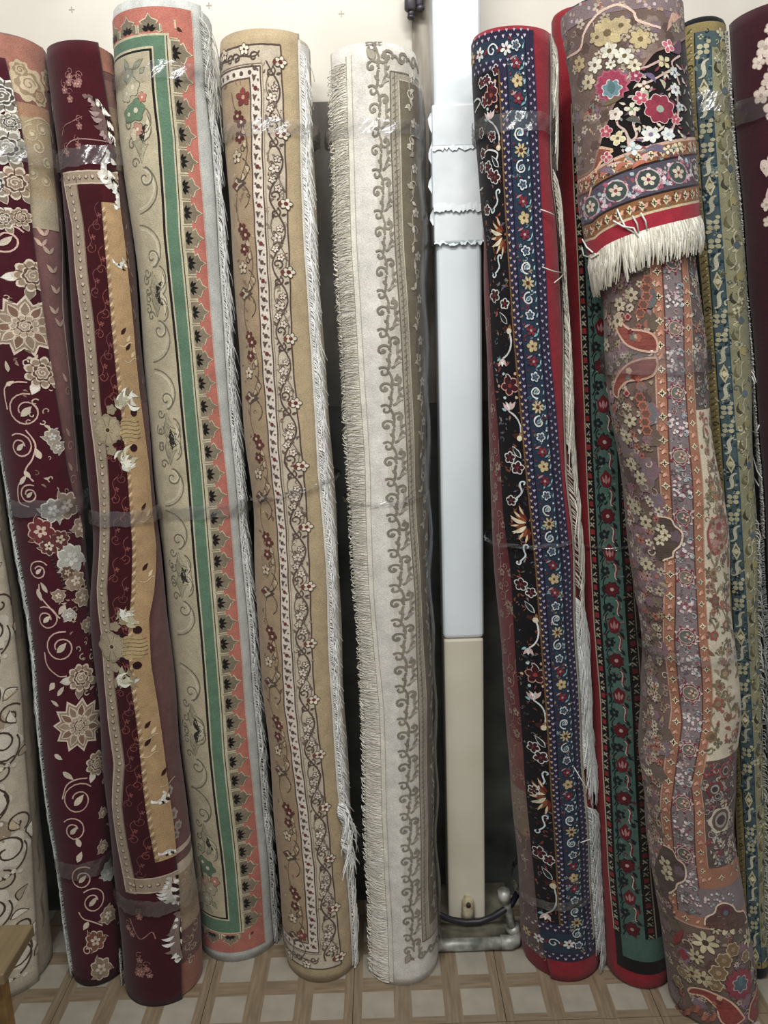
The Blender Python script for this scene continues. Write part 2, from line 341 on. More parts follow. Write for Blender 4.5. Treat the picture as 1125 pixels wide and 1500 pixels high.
class Roll:
    def __init__(s, name, label, left, right, top, bot, cat='rolled carpet', group='rolled carpets standing against the wall', ytop=None, ywall=-0.030, yb=None, bump=None):
        ph = [random.uniform(0, 6) for _ in range(4)]
        s.bump = bump or (lambda th, z: .0022 * np.sin(z * 8 + th * 2 + ph[0]) * np.sin(z * 3.1 + ph[1]) + .0011 * np.sin(z * 21 - th * 3 + ph[2]))
        s.panel_o = s.body_o = None
        # first pass with a guessed radius, then place on floor / wall
        R = 0.09
        for it in range(3):
            yc_b = on_z(*bot)[1] + (Rb if it else R) if yb is None else yb
            yc_t = (ywall - (Rt if it else R)) if ytop is None else ytop
            zt = 2.0 if it == 0 else s.zt
            bb = (yc_t - yc_b) / zt; aa = yc_b
            def conv(poly):
                out = []
                for (px, py) in poly:
                    d = ray(px, py); l = (aa + bb * HC + DW) / (d[1] - bb * d[2])
                    out.append((HC + l * d[2], math.atan2(d[0], d[1])))
                out.sort(); return np.array([o[0] for o in out]), np.array([o[1] for o in out])
            zl, fl_ = conv(left); zr, fr2 = conv(right)
            d = ray(*top); Rg = Rt if it else R
            l = (aa + bb * HC + DW - Rg) / (d[1] - bb * d[2]); s.zt = HC + l * d[2]
            zz = np.linspace(0, s.zt, 101)
            pl = smooth(interp_ext(zz, zl, fl_), 7); pr_ = smooth(interp_ext(zz, zr, fr2), 7)
            pc = (pl + pr_) / 2; al = (pr_ - pl) / 2
            yc = aa + bb * zz; rho = (yc + DW) / np.cos(pc)
            s.z = zz; s.xc = np.tan(pc) * (yc + DW); s.yc = yc; s.R = rho * np.sin(al)
            s.bb = bb
            Rb = s.R[2]; Rt = s.R[-3]
        s.R0 = float(np.mean(s.R))
        s.root = bpy.data.objects.new(name, None); COL.objects.link(s.root)
        s.root.location = (0, 0, 0)
        tag(s.root, label, cat, group)
        s.name = name
        print(name, 'R', [round(float(s.R[i]), 3) for i in (2, 50, 98)], 'yc', round(float(yc[0]), 3), round(float(yc[-1]), 3), 'zt', round(s.zt, 3), 'xc', round(float(s.xc[0]), 3), round(float(s.xc[-1]), 3))
    def surf(s, sc, z, h):
        sc = np.asarray(sc, float); z = np.asarray(z, float); h = np.asarray(h, float) + np.zeros_like(z)
        th = sc / s.R0
        if s.bump is not None: h = h + s.bump(th, z)
        xc = np.interp(z, s.z, s.xc); yc = np.interp(z, s.z, s.yc); R = np.interp(z, s.z, s.R) + h
        return np.stack([xc + R * np.sin(th), yc - R * np.cos(th), z], -1)
    def sz(s, px, py):
        d = ray(px, py); l = (s.yc[50] - s.R[50] + DW) / d[1]
        for _ in range(8):
            z = HC + l * d[2]
            xc = np.interp(z, s.z, s.xc); yc = np.interp(z, s.z, s.yc); R = np.interp(z, s.z, s.R)
            ox, oy = -xc, -DW - yc
            A = d[0] ** 2 + d[1] ** 2; B = ox * d[0] + oy * d[1]; Cc = ox * ox + oy * oy - R * R
            disc = B * B - A * Cc
            l = (-B - math.sqrt(disc)) / A if disc > 0 else -B / A
        x, y = l * d[0] - xc, -DW + l * d[1] - yc
        return math.atan2(x, -y) * s.R0, HC + l * d[2]
    def k(s, px, py):
        S, z = s.sz(px, py); p = s.surf(S, z, 0.0); return float(np.dot(p - CAM, fwd)) / FPX
    def edge(s, poly, off=0.0):
        q = sorted([s.sz(*p)[::-1] for p in poly]); zs = np.array([a[0] for a in q]); ss = np.array([a[1] for a in q]) + off
        return lambda z: interp_ext(z, zs, ss)
    def const(s, th):
        return lambda z: np.zeros_like(np.asarray(z, float)) + th * s.R0
    # ---- solid pieces
    def body(s, col, h=0.0, rings=None, name='roll_body', capcol=None):
        nc = 84; H = s.zt
        rows = [0.0, 0.003, 0.009] + list(np.linspace(0.03, H - 0.03, 90)) + [H - 0.011, H - 0.004, H]
        hs = [-0.010, -0.004, 0.0] + [0.0] * 90 + [0.0, -0.003, -0.009]
        Z = np.repeat(rows, nc); Hh = np.repeat(hs, nc) + h
        S = np.tile(np.arange(nc) / nc * 2 * math.pi * s.R0 - math.pi * s.R0, len(rows))
        V = s.surf(S, Z, Hh); cols = [CP(col)] * len(V)
        F = []
        for i in range(len(rows) - 1):
            for k in range(nc):
                k2 = (k + 1) % nc; F.append((i * nc + k, i * nc + k2, (i + 1) * nc + k2, (i + 1) * nc + k))
        V = [tuple(v) for v in V]
        def addring(hh, z):
            b0 = len(V); q = s.surf(np.arange(nc) / nc * 2 * math.pi * s.R0 - math.pi * s.R0, np.full(nc, z), hh)
            V.extend(tuple(v) for v in q); cols.extend([CP(capcol or col)] * nc); return b0
        prev = (len(rows) - 1) * nc                                   # top: wound layers stepping in to a hollow core
        Rt = float(s.R[-1]); r = -0.009 + h
        step = 0.012; kk = 0
        while Rt + r > 0.034:
            for (dr, dz) in ((-0.002, -0.006), (-0.003, -0.006), (-step + 0.003, -0.001 * (kk % 2))):
                r += dr
                nb = addring(r, H + dz)
                for k in range(nc):
                    k2 = (k + 1) % nc; F.append((prev + k, prev + k2, nb + k2, nb + k))
                prev = nb
            kk += 1
        nb = addring(r - 0.002, H - 0.16)
        for k in range(nc):
            k2 = (k + 1) % nc; F.append((prev + k, prev + k2, nb + k2, nb + k))
        F.append(tuple(nb + k for k in range(nc)))
        F.append(tuple(range(nc - 1, -1, -1)))
        s.body_o = new_mesh(name, V, F, PILE, s.root, True, cols); return s.body_o
    def panel(s, eL, eR, z0, z1, col, h=0.009, name='outer_layer', ncol=40, nrow=90, zf0=None, zf1=None, thick=0.009):
        f = np.linspace(0, 1, ncol + 1)
        V = []; 
        def grid(hh):
            out = []
            for i in range(nrow + 1):
                t = i / nrow
                lo = z0 if zf0 is None else np.array([zf0(q) for q in f]); hi = z1 if zf1 is None else np.array([zf1(q) for q in f])
                z = lo + (hi - lo) * t + np.zeros_like(f)
                S = eL(z) + (eR(z) - eL(z)) * f
                e = np.minimum(np.minimum(f, 1 - f) * ncol, min(i, nrow - i)); hh2 = hh - np.where(e < 0.5, 0.0025, 0) if hh == h else hh
                out.append(s.surf(S, z, hh2))
            return np.concatenate(out)
        A = grid(h); B = grid(h - thick); n1 = ncol + 1; off = len(A)
        F = []
        for i in range(nrow):
            for k in range(ncol):
                a = i * n1 + k; F.append((a, a + 1, a + 1 + n1, a + n1)); F.append((off + a, off + a + n1, off + a + 1 + n1, off + a + 1))
        for i in range(nrow):
            a = i * n1; F.append((a, a + n1, off + a + n1, off + a)); a = i * n1 + ncol; F.append((a, off + a, off + a + n1, a + n1))
        for k in range(ncol):
            F.append((k, off + k, off + k + 1, k + 1)); a = nrow * n1 + k; F.append((a, a + 1, off + a + 1, off + a))
        V = np.concatenate([A, B])
        s.panel_o = new_mesh(name, V, F, PILE, s.root, True, [CP(col)] * len(V)); return s.panel_o
    def tape(s, pyc, hpx, h=0.0055, tilt=0.0, name='clear_tape', crump=0.0016, th0=-math.pi, th1=math.pi):
        pxm = 0.0
        zc = s.sz(*s.cpx(pyc))[1]; kk = s.k(*s.cpx(pyc)); hw = hpx * kk / 2
        nc, nr = 120, 8; V = []; F = []
        ph = random.uniform(0, 9)
        for i in range(nr + 1):
            th = np.linspace(th0, th1, nc + 1)
            z = zc + hw * (2 * i / nr - 1) + tilt * np.sin(th) + 0.0015 * np.sin(th * 9 + ph)
            hh = h + crump * (np.sin(th * 23 + i * 1.3 + ph) * np.sin(i * 2.1 + th * 7) + 0.6 * np.sin(th * 51 + i * 2.9))
            V.append(s.surf(th * s.R0, np.clip(z, 0.002, s.zt - 0.002), hh))
        n1 = nc + 1
        for i in range(nr):
            for k in range(nc): a = i * n1 + k; F.append((a, a + 1, a + 1 + n1, a + n1))
        return new_mesh(name, np.concatenate(V), F, FILM, s.root, True)
    def cpx(s, py):
        # pixel column of the axis on row py
        lo, hi = 0.0, s.zt
        for _ in range(30):
            z = (lo + hi) / 2; p = s.surf(0.0, z, 0.0); d = p - CAM
            y = 750 - FPX * np.dot(d, UP) / np.dot(d, fwd)
            if y > py: lo = z
            else: hi = z
        return 562.5 + FPX * np.dot(d, RIGHT) / np.dot(d, fwd), py

def fringe(roll, e, z0, z1, n, ln, dirn, droop=0.8, h=0.004, name='fringe', rad=0.0010, cols=('d8d6cb', 'c6c4b8', 'b4b2a6'), spread=0.35, lift=0.004, segs=5, zmin=0.004, maxs=None):
    V, F, K = [], [], []
    for i in range(n):
        z = z0 + (z1 - z0) * (i + random.random()) / n
        L = ln * random.uniform(0.65, 1.25); dr = droop + random.uniform(-spread, spread)
        s0 = float(e(z)); a = max(-0.6, min(1.45, dr)); ph = random.uniform(0, 6); amp = random.uniform(0, 0.10) * L
        pts = []
        for k in range(segs + 1):
            t = k / segs
            aa = a * min(1, 0.35 + t)                     # start sideways, bend down
            ds = dirn * (L * t * math.cos(aa) + amp * math.sin(3 * t + ph) - amp * math.sin(ph)); dz = -L * t * math.sin(aa)
            ss = s0 + ds
            pts.append((ss, max(zmin, z + dz), h + lift * math.sin(t * 2.6) + random.uniform(-.0006, .0006)))
        P = roll.surf([p[0] for p in pts], [p[1] for p in pts], [p[2] for p in pts])
        r = [rad * (1.0 - 0.35 * k / segs) for k in range(segs + 1)]
        v, f = tube_vf(P, r, 3, cap=False)
        b = len(V); V.extend(v); F.extend(tuple(b + q for q in ff) for ff in f)
        c = CP(random.choice(cols)); K.extend([c] * len(v))
    o = new_mesh(name, V, F, THREAD, roll.root, True, K); o['kind'] = 'stuff'; return o
def strands(roll, items, name='loose_threads', rad=0.0011, cols=('e0ded4', 'cbc9be')):
    """individual threads given as lists of pixel points on the roll"""
    V, F, K = [], [], []
    for pts, h in items:
        q = [roll.sz(*p) for p in pts]
        P = roll.surf([a[0] for a in q], [a[1] for a in q], h)
        v, f = tube_vf(P, rad, 4); b = len(V); V.extend(v); F.extend(tuple(b + x for x in ff) for ff in f)
        K.extend([CP(random.choice(cols))] * len(v))
    o = new_mesh(name, V, F, THREAD, roll.root, True, K); o['kind'] = 'stuff'; return o

# ------------------------------------------------------------------ woven patterns: raised pile pieces laid on the roll
JR = np.random.RandomState(5)
class Pat:
    def __init__(s, roll, name, h0, part_parent=None):
        s.r = roll; s.name = name; s.h0 = h0; s.V = []; s.F = []; s.K = []; s.n = 0; s.m = None; s.parent = part_parent or (roll.panel_o if roll.panel_o is not None and name not in ('back_pattern', 'fringe_backing') else roll.body_o)
        s.clip = None
    def put(s, pts, L, faces, col):
        pts = np.asarray(pts, float)
        S, Z = pts[:, 0], pts[:, 1]
        if s.m is not None: S = s.m(S, Z)
        if s.clip is not None: S, Z = s.clip(S, Z)
        s.V.append(np.stack([S, Z, np.full(len(S), s.h0 + 0.0005 + 0.00016 * L)], -1))
        small = len(pts) < 90
        if small: s.V[-1][:, :2] += JR.uniform(-0.00042, 0.00042, (len(S), 2))        # knots are never quite even
        s.F.extend(tuple(s.n + i for i in f) for f in faces); s.n += len(pts)
        k = np.array(CP(col)); k = k * JR.uniform(0.84, 1.10) if small else k
        s.K.append(np.tile(k, (len(pts), 1)))
    def done(s):
        if not s.V: return
        A = np.concatenate(s.V); A[:, 1] = np.clip(A[:, 1], 0.002, s.r.zt - 0.001)
        V = s.r.surf(A[:, 0], A[:, 1], A[:, 2])
        o = new_mesh(s.name, V, s.F, PILE, s.parent, True, np.concatenate(s.K)); o['kind'] = 'stuff'; return o
    # --- primitives (u/s, z in metres)
    def stroke(s, pts, w, col, L=2, taper=False, closed=False):
        P = np.asarray(pts, float); n = len(P)
        if n < 2: return
        if closed: P = np.vstack([P, P[:1]]); n += 1
        t = np.gradient(P, axis=0)
        if closed: t[0] = t[-1] = P[1] - P[-2]
        t /= (np.linalg.norm(t, axis=1, keepdims=True) + 1e-9)
        nn = np.stack([-t[:, 1], t[:, 0]], -1)
        ww = np.full(n, w / 2)
        if taper: ww = ww * (0.25 + 0.75 * np.sin(np.linspace(0.12, math.pi - 0.12, n)))
        A = P + nn * ww[:, None]; B = P - nn * ww[:, None]
        V = np.empty((2 * n, 2)); V[0::2] = A; V[1::2] = B
        s.put(V, L, [(2 * i, 2 * i + 1, 2 * i + 3, 2 * i + 2) for i in range(n - 1)], col)
    def poly(s, pts, col, L=2, c=None):
        P = np.asarray(pts, float); n = len(P); c = P.mean(0) if c is None else np.array(c)
        rad = np.max(np.linalg.norm(P - c, axis=1)); nr = max(1, int(math.ceil(rad / 0.008)))
        V = [c[None]]; F = []
        for r in range(1, nr + 1): V.append(c + (P - c) * r / nr)
        for i in range(n): F.append((0, 1 + i, 1 + (i + 1) % n))
        for r in range(nr - 1):
            a = 1 + r * n
            for i in range(n): j = (i + 1) % n; F.append((a + i, a + n + i, a + n + j, a + j))
        s.put(np.concatenate(V), L, F, col)
    def disc(s, x, z, r, col, L=2, n=10, rz=None):
        a = np.arange(n) * 2 * math.pi / n; s.poly(np.stack([x + r * np.cos(a), z + (rz or r) * np.sin(a)], -1), col, L)
    def scal(s, x, z, r, col, L=2, k=7, d=0.22, n=None, rot=0.0):
        n = n or k * 5; a = np.arange(n) * 2 * math.pi / n
        rr = r * (1 - d + d * np.abs(np.cos(k * (a - rot) / 2))); s.poly(np.stack([x + rr * np.cos(a), z + rr * np.sin(a)], -1), col, L)
    def star(s, x, z, r, col, L=2, k=8, d=0.5, rot=0.0):
        a = np.arange(2 * k) * math.pi / k + rot; rr = np.where(np.arange(2 * k) % 2 == 0, r, r * d)
        s.poly(np.stack([x + rr * np.cos(a), z + rr * np.sin(a)], -1), col, L)
    def leaf(s, x0, z0, x1, z1, w, col, L=2, n=6, bend=0.0, rnd=False):
        p0 = np.array([x0, z0]); d = np.array([x1 - x0, z1 - z0]); ln = np.linalg.norm(d) + 1e-9; nn = np.array([-d[1], d[0]]) / ln
        t = np.linspace(0, 1, n + 1); ww = w / 2 * (np.sin(math.pi * np.clip(t ** 1.25, .02, .985)) ** 0.5 if rnd else np.sin(math.pi * t ** 0.8)); be = bend * ln * np.sin(math.pi * t)
        mid = p0 + d * t[:, None] + nn * be[:, None]; o = nn * ww[:, None]
        V = np.empty((3 * (n + 1), 2)); V[0::3] = mid + o; V[1::3] = mid; V[2::3] = mid - o
        F = []
        for i in range(n): a = 3 * i; F += [(a, a + 1, a + 4, a + 3), (a + 1, a + 2, a + 5, a + 4)]
        s.put(V, L, F, col)
    def oleaf(s, x0, z0, x1, z1, w, fill, line, lw, L=2, bend=0.0):
        s.leaf(x0, z0, x1, z1, w + 2 * lw, line, L, bend=bend)
        d = np.array([x1 - x0, z1 - z0]); ln = np.linalg.norm(d) + 1e-9; e = d / ln * lw * 1.3
        s.leaf(x0 + e[0], z0 + e[1], x1 - e[0], z1 - e[1], w, fill, L + 1, bend=bend)
    def flower(s, x, z, r, n, pet, cen, L=2, rot=0.3, pw=0.62, line=None, lw=0.0):
        for k in range(n):
            a = rot + 2 * math.pi * k / n; dx, dz = math.cos(a), math.sin(a)
            if line: s.leaf(x + dx * r * .05, z + dz * r * .05, x + dx * (r + lw), z + dz * (r + lw), r * pw + 2 * lw, line, L, n=5, rnd=True)
            s.leaf(x + dx * r * .12, z + dz * r * .12, x + dx * r, z + dz * r, r * pw, pet, L + 1, n=6, rnd=True)
        s.disc(x, z, r * 0.26, cen, L + 2, 7)
    def dots(s, x, z, r, n, pet, cen, L=2, rot=0.3, dr=0.4):
        for k in range(n):
            a = rot + 2 * math.pi * k / n; s.disc(x + math.cos(a) * r * .66, z + math.sin(a) * r * .66, r * dr, pet, L, 7)
        s.disc(x, z, r * .28, cen, L + 1, 6)
    def spiral(s, x, z, r, turns, a0, dr, w, col, L=2, rmin=0.18, n=None):
        n = n or int(14 * turns) + 6; t = np.linspace(0, 1, n); a = a0 + dr * t * turns * 2 * math.pi; rr = r * (1 - (1 - rmin) * t)
        s.stroke(np.stack([x + rr * np.cos(a), z + rr * np.sin(a)], -1), w, col, L)
    def bez(s, p0, p1, p2, p3, w, col, L=2, n=12, taper=False):
        t = np.linspace(0, 1, n)[:, None]; p0, p1, p2, p3 = map(np.array, (p0, p1, p2, p3))
        s.stroke((1 - t) ** 3 * p0 + 3 * (1 - t) ** 2 * t * p1 + 3 * (1 - t) * t ** 2 * p2 + t ** 3 * p3, w, col, L, taper)
    def rose(s, x, z, r, light, mid, dark, L=2, rot=0.0):
        """many-petalled bloom: pale scalloped rim, darker rings, petal arcs"""
        s.scal(x, z, r, light, L, 9, 0.24, rot=rot); s.scal(x, z, r * .86, mid, L + 1, 9, 0.26, rot=rot)
        for k in range(9):
            a = rot + (k + .5) * 2 * math.pi / 9
            s.stroke([(x + r * q * math.cos(a), z + r * q * math.sin(a)) for q in (.45, .62, .80)], r * .05, dark, L + 2)
        s.scal(x, z, r * .60, light, L + 2, 7, 0.22, rot=rot + .4); s.scal(x, z, r * .52, dark, L + 3, 7, 0.22, rot=rot + .4)
        s.scal(x, z, r * .40, light, L + 4, 6, 0.2, rot=rot); s.scal(x, z, r * .33, mid, L + 5, 6, 0.2, rot=rot)
        s.spiral(x, z, r * .24, 1.2, rot, 1, r * .06, light, L + 6)
    def band(s, eL, eR, z0, z1, col, L=0, ncol=None, step=0.018):
        n = max(2, int((z1 - z0) / step)); zz = np.linspace(z0, z1, n + 1)
        a, b = eL(zz), eR(zz)
        ncol = ncol or max(1, int(np.max(np.abs(b - a)) / (0.0045 if s.r.R0 < .07 else .007))); V = []; F = []
        for k in range(ncol + 1): V.append(np.stack([a + (b - a) * k / ncol, zz], -1))
        for k in range(ncol):
            for i in range(n): q = k * (n + 1) + i; F.append((q, q + n + 1, q + n + 2, q + 1))
        mm = s.m; s.m = None; s.put(np.concatenate(V), L, F, col); s.m = mm
    def line(s, e, z0, z1, w, col, L=1, wob=0.0):
        n = max(2, int((z1 - z0) / 0.012)); zz = np.linspace(z0, z1, n + 1); a = e(zz)
        if wob: a = a + wob * np.sin(zz * 90)
        mm = s.m; s.m = None; s.stroke(np.stack([a, zz], -1), w, col, L); s.m = mm
    def into(s, eL, eR, W):
        def f(S, Z): a, b = eL(Z), eR(Z); return a + (b - a) * S / W
        s.m = f
    def px(s, x, y):
        S, z = s.r.sz(x, y); return S, z
    def pxs(s, pts, w, col, L=2, taper=False, sm=0):
        P = np.array([s.r.sz(*p) for p in pts])
        if sm:
            t = np.linspace(0, len(P) - 1, sm * (len(P) - 1) + 1); i = np.arange(len(P))
            out = []
            for tt in t:                                   # Catmull-Rom
                k = min(int(tt), len(P) - 2); f = tt - k
                p0, p1, p2, p3 = P[max(k - 1, 0)], P[k], P[k + 1], P[min(k + 2, len(P) - 1)]
                out.append(0.5 * (2 * p1 + (p2 - p0) * f + (2 * p0 - 5 * p1 + 4 * p2 - p3) * f * f + (3 * p1 - p0 - 3 * p2 + p3) * f ** 3))
            P = np.array(out)
        s.stroke(P, w, col, L, taper)
    def pxp(s, pts, col, L=2):
        Q = np.array([s.r.sz(*p) for p in pts]); n = len(Q); z0, z1 = Q[:, 1].min(), Q[:, 1].max(); m = 22
        zs = np.linspace(z0, z1, m + 1)
        for i in range(m):                                   # scanline slices, so that hollow outlines stay hollow
            zc = (zs[i] + zs[i + 1]) / 2; xs = []
            for k in range(n):
                a, b = Q[k], Q[(k + 1) % n]
                if (a[1] > zc) != (b[1] > zc): xs.append(a[0] + (zc - a[1]) / (b[1] - a[1]) * (b[0] - a[0]))
            xs.sort()
            for a, b in zip(xs[0::2], xs[1::2]):
                c = max(1, int((b - a) / .006)); X = np.linspace(a, b, c + 1)
                V = np.concatenate([np.stack([X, np.full(c + 1, zs[i])], -1), np.stack([X, np.full(c + 1, zs[i + 1])], -1)])
                s.put(V, L, [(k, k + 1, k + c + 2, k + c + 1) for k in range(c)], col)

def filler(P, eL, eR, z0, z1, n, cols, size, L=1, seed=1, kinds='dlsb'):
    """small leaves, dots, curls and buds between the larger motifs"""
    g = random.Random(seed); m = P.m; P.m = None
    for _ in range(n):
        z = g.uniform(z0, z1); a, b = float(eL(z)), float(eR(z)); x = a + (b - a) * g.uniform(.06, .94); c = g.choice(cols); r = size * g.uniform(.6, 1.3); t = g.choice(kinds); an = g.uniform(0, 6.28)
        if t == 'd': P.disc(x, z, r * .4, c, L, 6)
        elif t == 'l': P.leaf(x, z, x + r * 1.8 * math.cos(an), z + r * 1.8 * math.sin(an), r * .7, c, L, n=4, bend=.15)
        elif t == 's': P.spiral(x, z, r, .75, an, g.choice([1, -1]), r * .28, c, L, n=9)
        else: P.dots(x, z, r, 4, c, g.choice(cols), L, rot=an)
    P.m = m
# ================================================================== carpets, left to right
def zpx(r, x, y): return r.sz(x, y)[1]

# ---------------------------------------------------------------- cream scroll carpet at the far left
A = Roll('cream_scroll_carpet', 'cream rolled carpet with dark brown outlined scrolls behind the wooden stool',
         [(-100, 500), (-90, 900), (-72, 1200), (-60, 1450)], [(-12, 560), (7, 700), (34, 869), (56, 1038), (73, 1269), (86, 1404)], (-60, 330), (25, 1466))
A.body('a2927a', h=-0.009, capcol='8f826c')
eR = A.edge([(-12, 700), (17, 869), (36, 1038), (51, 1269), (61, 1450)]); eL = A.const(-2.4)
A.panel(eL, eR, 0.0, A.zt, 'b7aa93', h=0.0)
P = Pat(A, 'scroll_pattern', 0.0); P.clip = lambda S, Z: (np.minimum(S, eR(Z) - 0.002), Z)
rnd = random.Random(3)
for k in range(11):
    z = 0.10 + k * 0.125; s0 = float(eR(z)) - 0.05 - 0.03 * (k % 2)
    P.scal(s0, z, 0.045, 'c9c0ad', 0, 6, .3, rot=k); 
    P.disc(s0 - .02, z + .05, .03, '9d8b70', 1, 12)
    P.spiral(s0, z, 0.042, 1.3, rnd.uniform(0, 6), 1 if k % 2 else -1, 0.004, '4a3a2c', 3)
    P.spiral(s0 + .02, z + .06, 0.026, 1.2, rnd.uniform(0, 6), -1 if k % 2 else 1, 0.0035, '4a3a2c', 3)
    for q in range(4):
        a = rnd.uniform(0, 6.28); x, zz = s0 + .045 * math.cos(a), z + .05 * math.sin(a)
        P.oleaf(x, zz, x + .035 * math.cos(a + 1), zz + .035 * math.sin(a + 1), .014, rnd.choice(['d0c8b6', 'a3937a', 'b5a27f']), '4a3a2c', .0018, 4, bend=.2)
    for q in range(6): P.disc(s0 - .04 + q * .012, z - .055 + .004 * math.sin(q * 2), .005, 'd3cab8', 4, 7)
    P.bez((s0 - .06, z - .06), (s0, z - .08), (s0 + .05, z - .03), (s0 + .03, z + .01), .0035, '4a3a2c', 4)
e2 = lambda z: eR(z) + 0.022
for k in range(8):
    z = .12 + k * .14; P.clip = None
    P.bez((float(eR(z)) + .012, z), (float(eR(z)) + .03, z + .03), (float(eR(z)) + .005, z + .06), (float(eR(z)) + .024, z + .09), .003, '6e5f4c', -12)
P.done()

# ---------------------------------------------------------------- carpet with peony flap
B = Roll('peony_carpet', 'dusty rose rolled carpet with a maroon flap of beige peonies and spirals',
         [(-90, 60), (-75, 250), (-45, 450), (-8, 590), (8, 700), (28, 835), (48, 970), (57, 1072), (79, 1235), (98, 1370), (108, 1445)],
         [(78, 80), (100, 350), (119, 620), (139, 850), (156, 1038), (166, 1150), (180, 1300), (193, 1438)], (5, 37), (150, 1446))
B.body('7d5450', h=-0.010, capcol='5a1a22')
eR = B.edge([(2, 60), (20, 135), (42, 236), (46, 304), (51, 350), (68, 485), (79, 553), (90, 620), (101, 688), (118, 760), (128, 850), (140, 950), (165, 1060), (180, 1200), (195, 1400)])
eL = B.edge([(-80, 250), (-48, 450), (-12, 580), (6, 690), (13, 720), (32, 835), (51, 970), (59, 1072), (81, 1235), (100, 1370), (110, 1445)])
bz1 = zpx(B, 10, 85)
B.panel(eL, eR, 0.004, bz1, '430c1b', h=0.001, name='maroon_flap', thick=0.010)
P = Pat(B, 'back_pattern', -0.010)
top = B.zt
cR = B.const(1.5); cL = lambda z: eR(z) - 0.03
P.band(cL, cR, top - 0.085, top - 0.006, 'ab6f5b', 0)
P.band(cL, cR, top - 0.16, top - 0.085, '88564e', 0)
P.band(cL, cR, zpx(B, 70, 335), zpx(B, 55, 172), 'a8936f', 1)
P.band(cL, cR, zpx(B, 70, 335), zpx(B, 65, 290), 'aea082', 2)
P.band(cL, cR, zpx(B, 50, 172), zpx(B, 50, 152), 'b08360', 1)
for (x, y, r, c1, c2) in ((45, 122, 26, 'bfab88', '97805f'), (32, 100, 14, 'b7a27e', '97805f'), (62, 142, 14, 'b7a27e', '94704f'), (75, 118, 15, 'b9a482', '8e6d52')):
    k = B.k(x, y); s0, z0 = P.px(x, y); P.scal(s0, z0, r * k, c1, 2, 7, .25); P.scal(s0, z0, r * k * .7, c2, 3, 6, .25); P.scal(s0, z0, r * k * .5, c1, 4, 5, .25); P.spiral(s0, z0, r * k * .35, 1.3, 0, 1, .002, c2, 5)
for (x, y, r, d) in ((50, 195, 13, 1), (60, 215, 10, -1), (52, 252, 12, 1), (72, 265, 9, -1), (66, 190, 9, 1), (75, 240, 8, 1)):
    k = B.k(x, y); s0, z0 = P.px(x, y); P.spiral(s0, z0, r * k, 1.3, 1.5, d, .003, 'c4b48e', 3); P.disc(s0, z0, .004, 'c9bb98', 4)
P.pxs([(38, 178), (60, 172), (78, 185), (84, 210)], .003, 'cbbb94', 3, sm=4)
for (x, y) in ((70, 345), (78, 372), (84, 400), (90, 430), (88, 460), (96, 478), (66, 360)):
    k = B.k(x, y); s0, z0 = P.px(x, y); P.leaf(s0, z0, s0 - 10 * k, z0 + 12 * k, 6 * k, 'c2a58f', 2); P.leaf(s0, z0, s0 + 8 * k, z0 + 11 * k, 5 * k, 'b9998a', 2)
for (x, y) in ((104, 560), (108, 640), (112, 690), (118, 740), (122, 800), (126, 850)):
    k = B.k(x, y); s0, z0 = P.px(x, y); P.leaf(s0, z0, s0 - 8 * k, z0 + 14 * k, 6 * k, 'b08d7c', 2); P.spiral(s0, z0 - .02, 9 * k, 1, 0, 1, .002, 'ad8a7a', 2)
P.pxs([(93, 320), (97, 360), (100, 450), (106, 520), (113, 600), (117, 640), (120, 690)], .004, 'cdbcab', 3, sm=4)
P.done()
P = Pat(B, 'peony_pattern', 0.0012); P.clip = lambda S, Z: (np.clip(S, eL(Z) + .001, eR(Z) - .001), Z)
LT, MD, DK, PK = 'c9b9a2', '8f7862', '5b4334', 'c9a594'
def rose_at(x, y, r, li=LT, mi=MD, da=DK, rot=0.3, big=False):
    k = B.k(x, y); s0, z0 = P.px(x, y); R = r * k
    if big:
        P.star(s0, z0, R * 1.25, LT, 1, 11, .72, rot); P.star(s0, z0, R * 1.1, MD, 2, 11, .75, rot)
        for q in range(11):
            a = rot + q * 2 * math.pi / 11; P.leaf(s0 + R * .35 * math.cos(a), z0 + R * .35 * math.sin(a), s0 + R * math.cos(a), z0 + R * math.sin(a), R * .36, LT, 3)
            P.leaf(s0 + R * .40 * math.cos(a), z0 + R * .40 * math.sin(a), s0 + R * .93 * math.cos(a), z0 + R * .93 * math.sin(a), R * .26, '7a5a45' if q % 2 else MD, 4)
        P.rose(s0, z0, R * .5, LT, 'a5917a', '6b5040', 5, rot)
    else:
        for q in range(3):
            a = rot + 2.2 + q * 1.3; P.oleaf(s0 + R * .6 * math.cos(a), z0 + R * .6 * math.sin(a), s0 + R * 1.5 * math.cos(a), z0 + R * 1.5 * math.sin(a), R * .5, '847460' if q else 'cfcabd', LT, .0012, 0)
        P.rose(s0, z0, R, li, mi, da, 2, rot)
def spir_at(x, y, r, a0, d, turns=1.35, leaf=True):
    k = B.k(x, y); s0, z0 = P.px(x, y); P.spiral(s0, z0, r * k, turns, a0, d, .0030, PK, 2, rmin=.35)
    if leaf: P.leaf(s0 - r * .3 * k, z0 - r * .3 * k, s0 + r * .35 * k, z0 + r * .25 * k, r * .38 * k, LT, 3)
def lf(x0, y0, x1, y1, w, col=LT): a = P.px(x0, y0); b = P.px(x1, y1); P.leaf(a[0], a[1], b[0], b[1], w * B.k(x0, y0), col, 3)
filler(P, lambda z: eR(z) - .075, eR, .03, zpx(B, 40, 420), 150, ['b9a88f', '8f7862', 'a58f78', '75604c', 'c4b49c'], .007, 0, 8, 'lls')
rose_at(36, 478, 36, big=True); rose_at(48, 404, 24, rot=1); rose_at(62, 546, 24, rot=2)
rose_at(118, 992, 22, rot=1); rose_at(116, 1062, 34, big=True, rot=.8); rose_at(142, 1118, 20, rot=2)
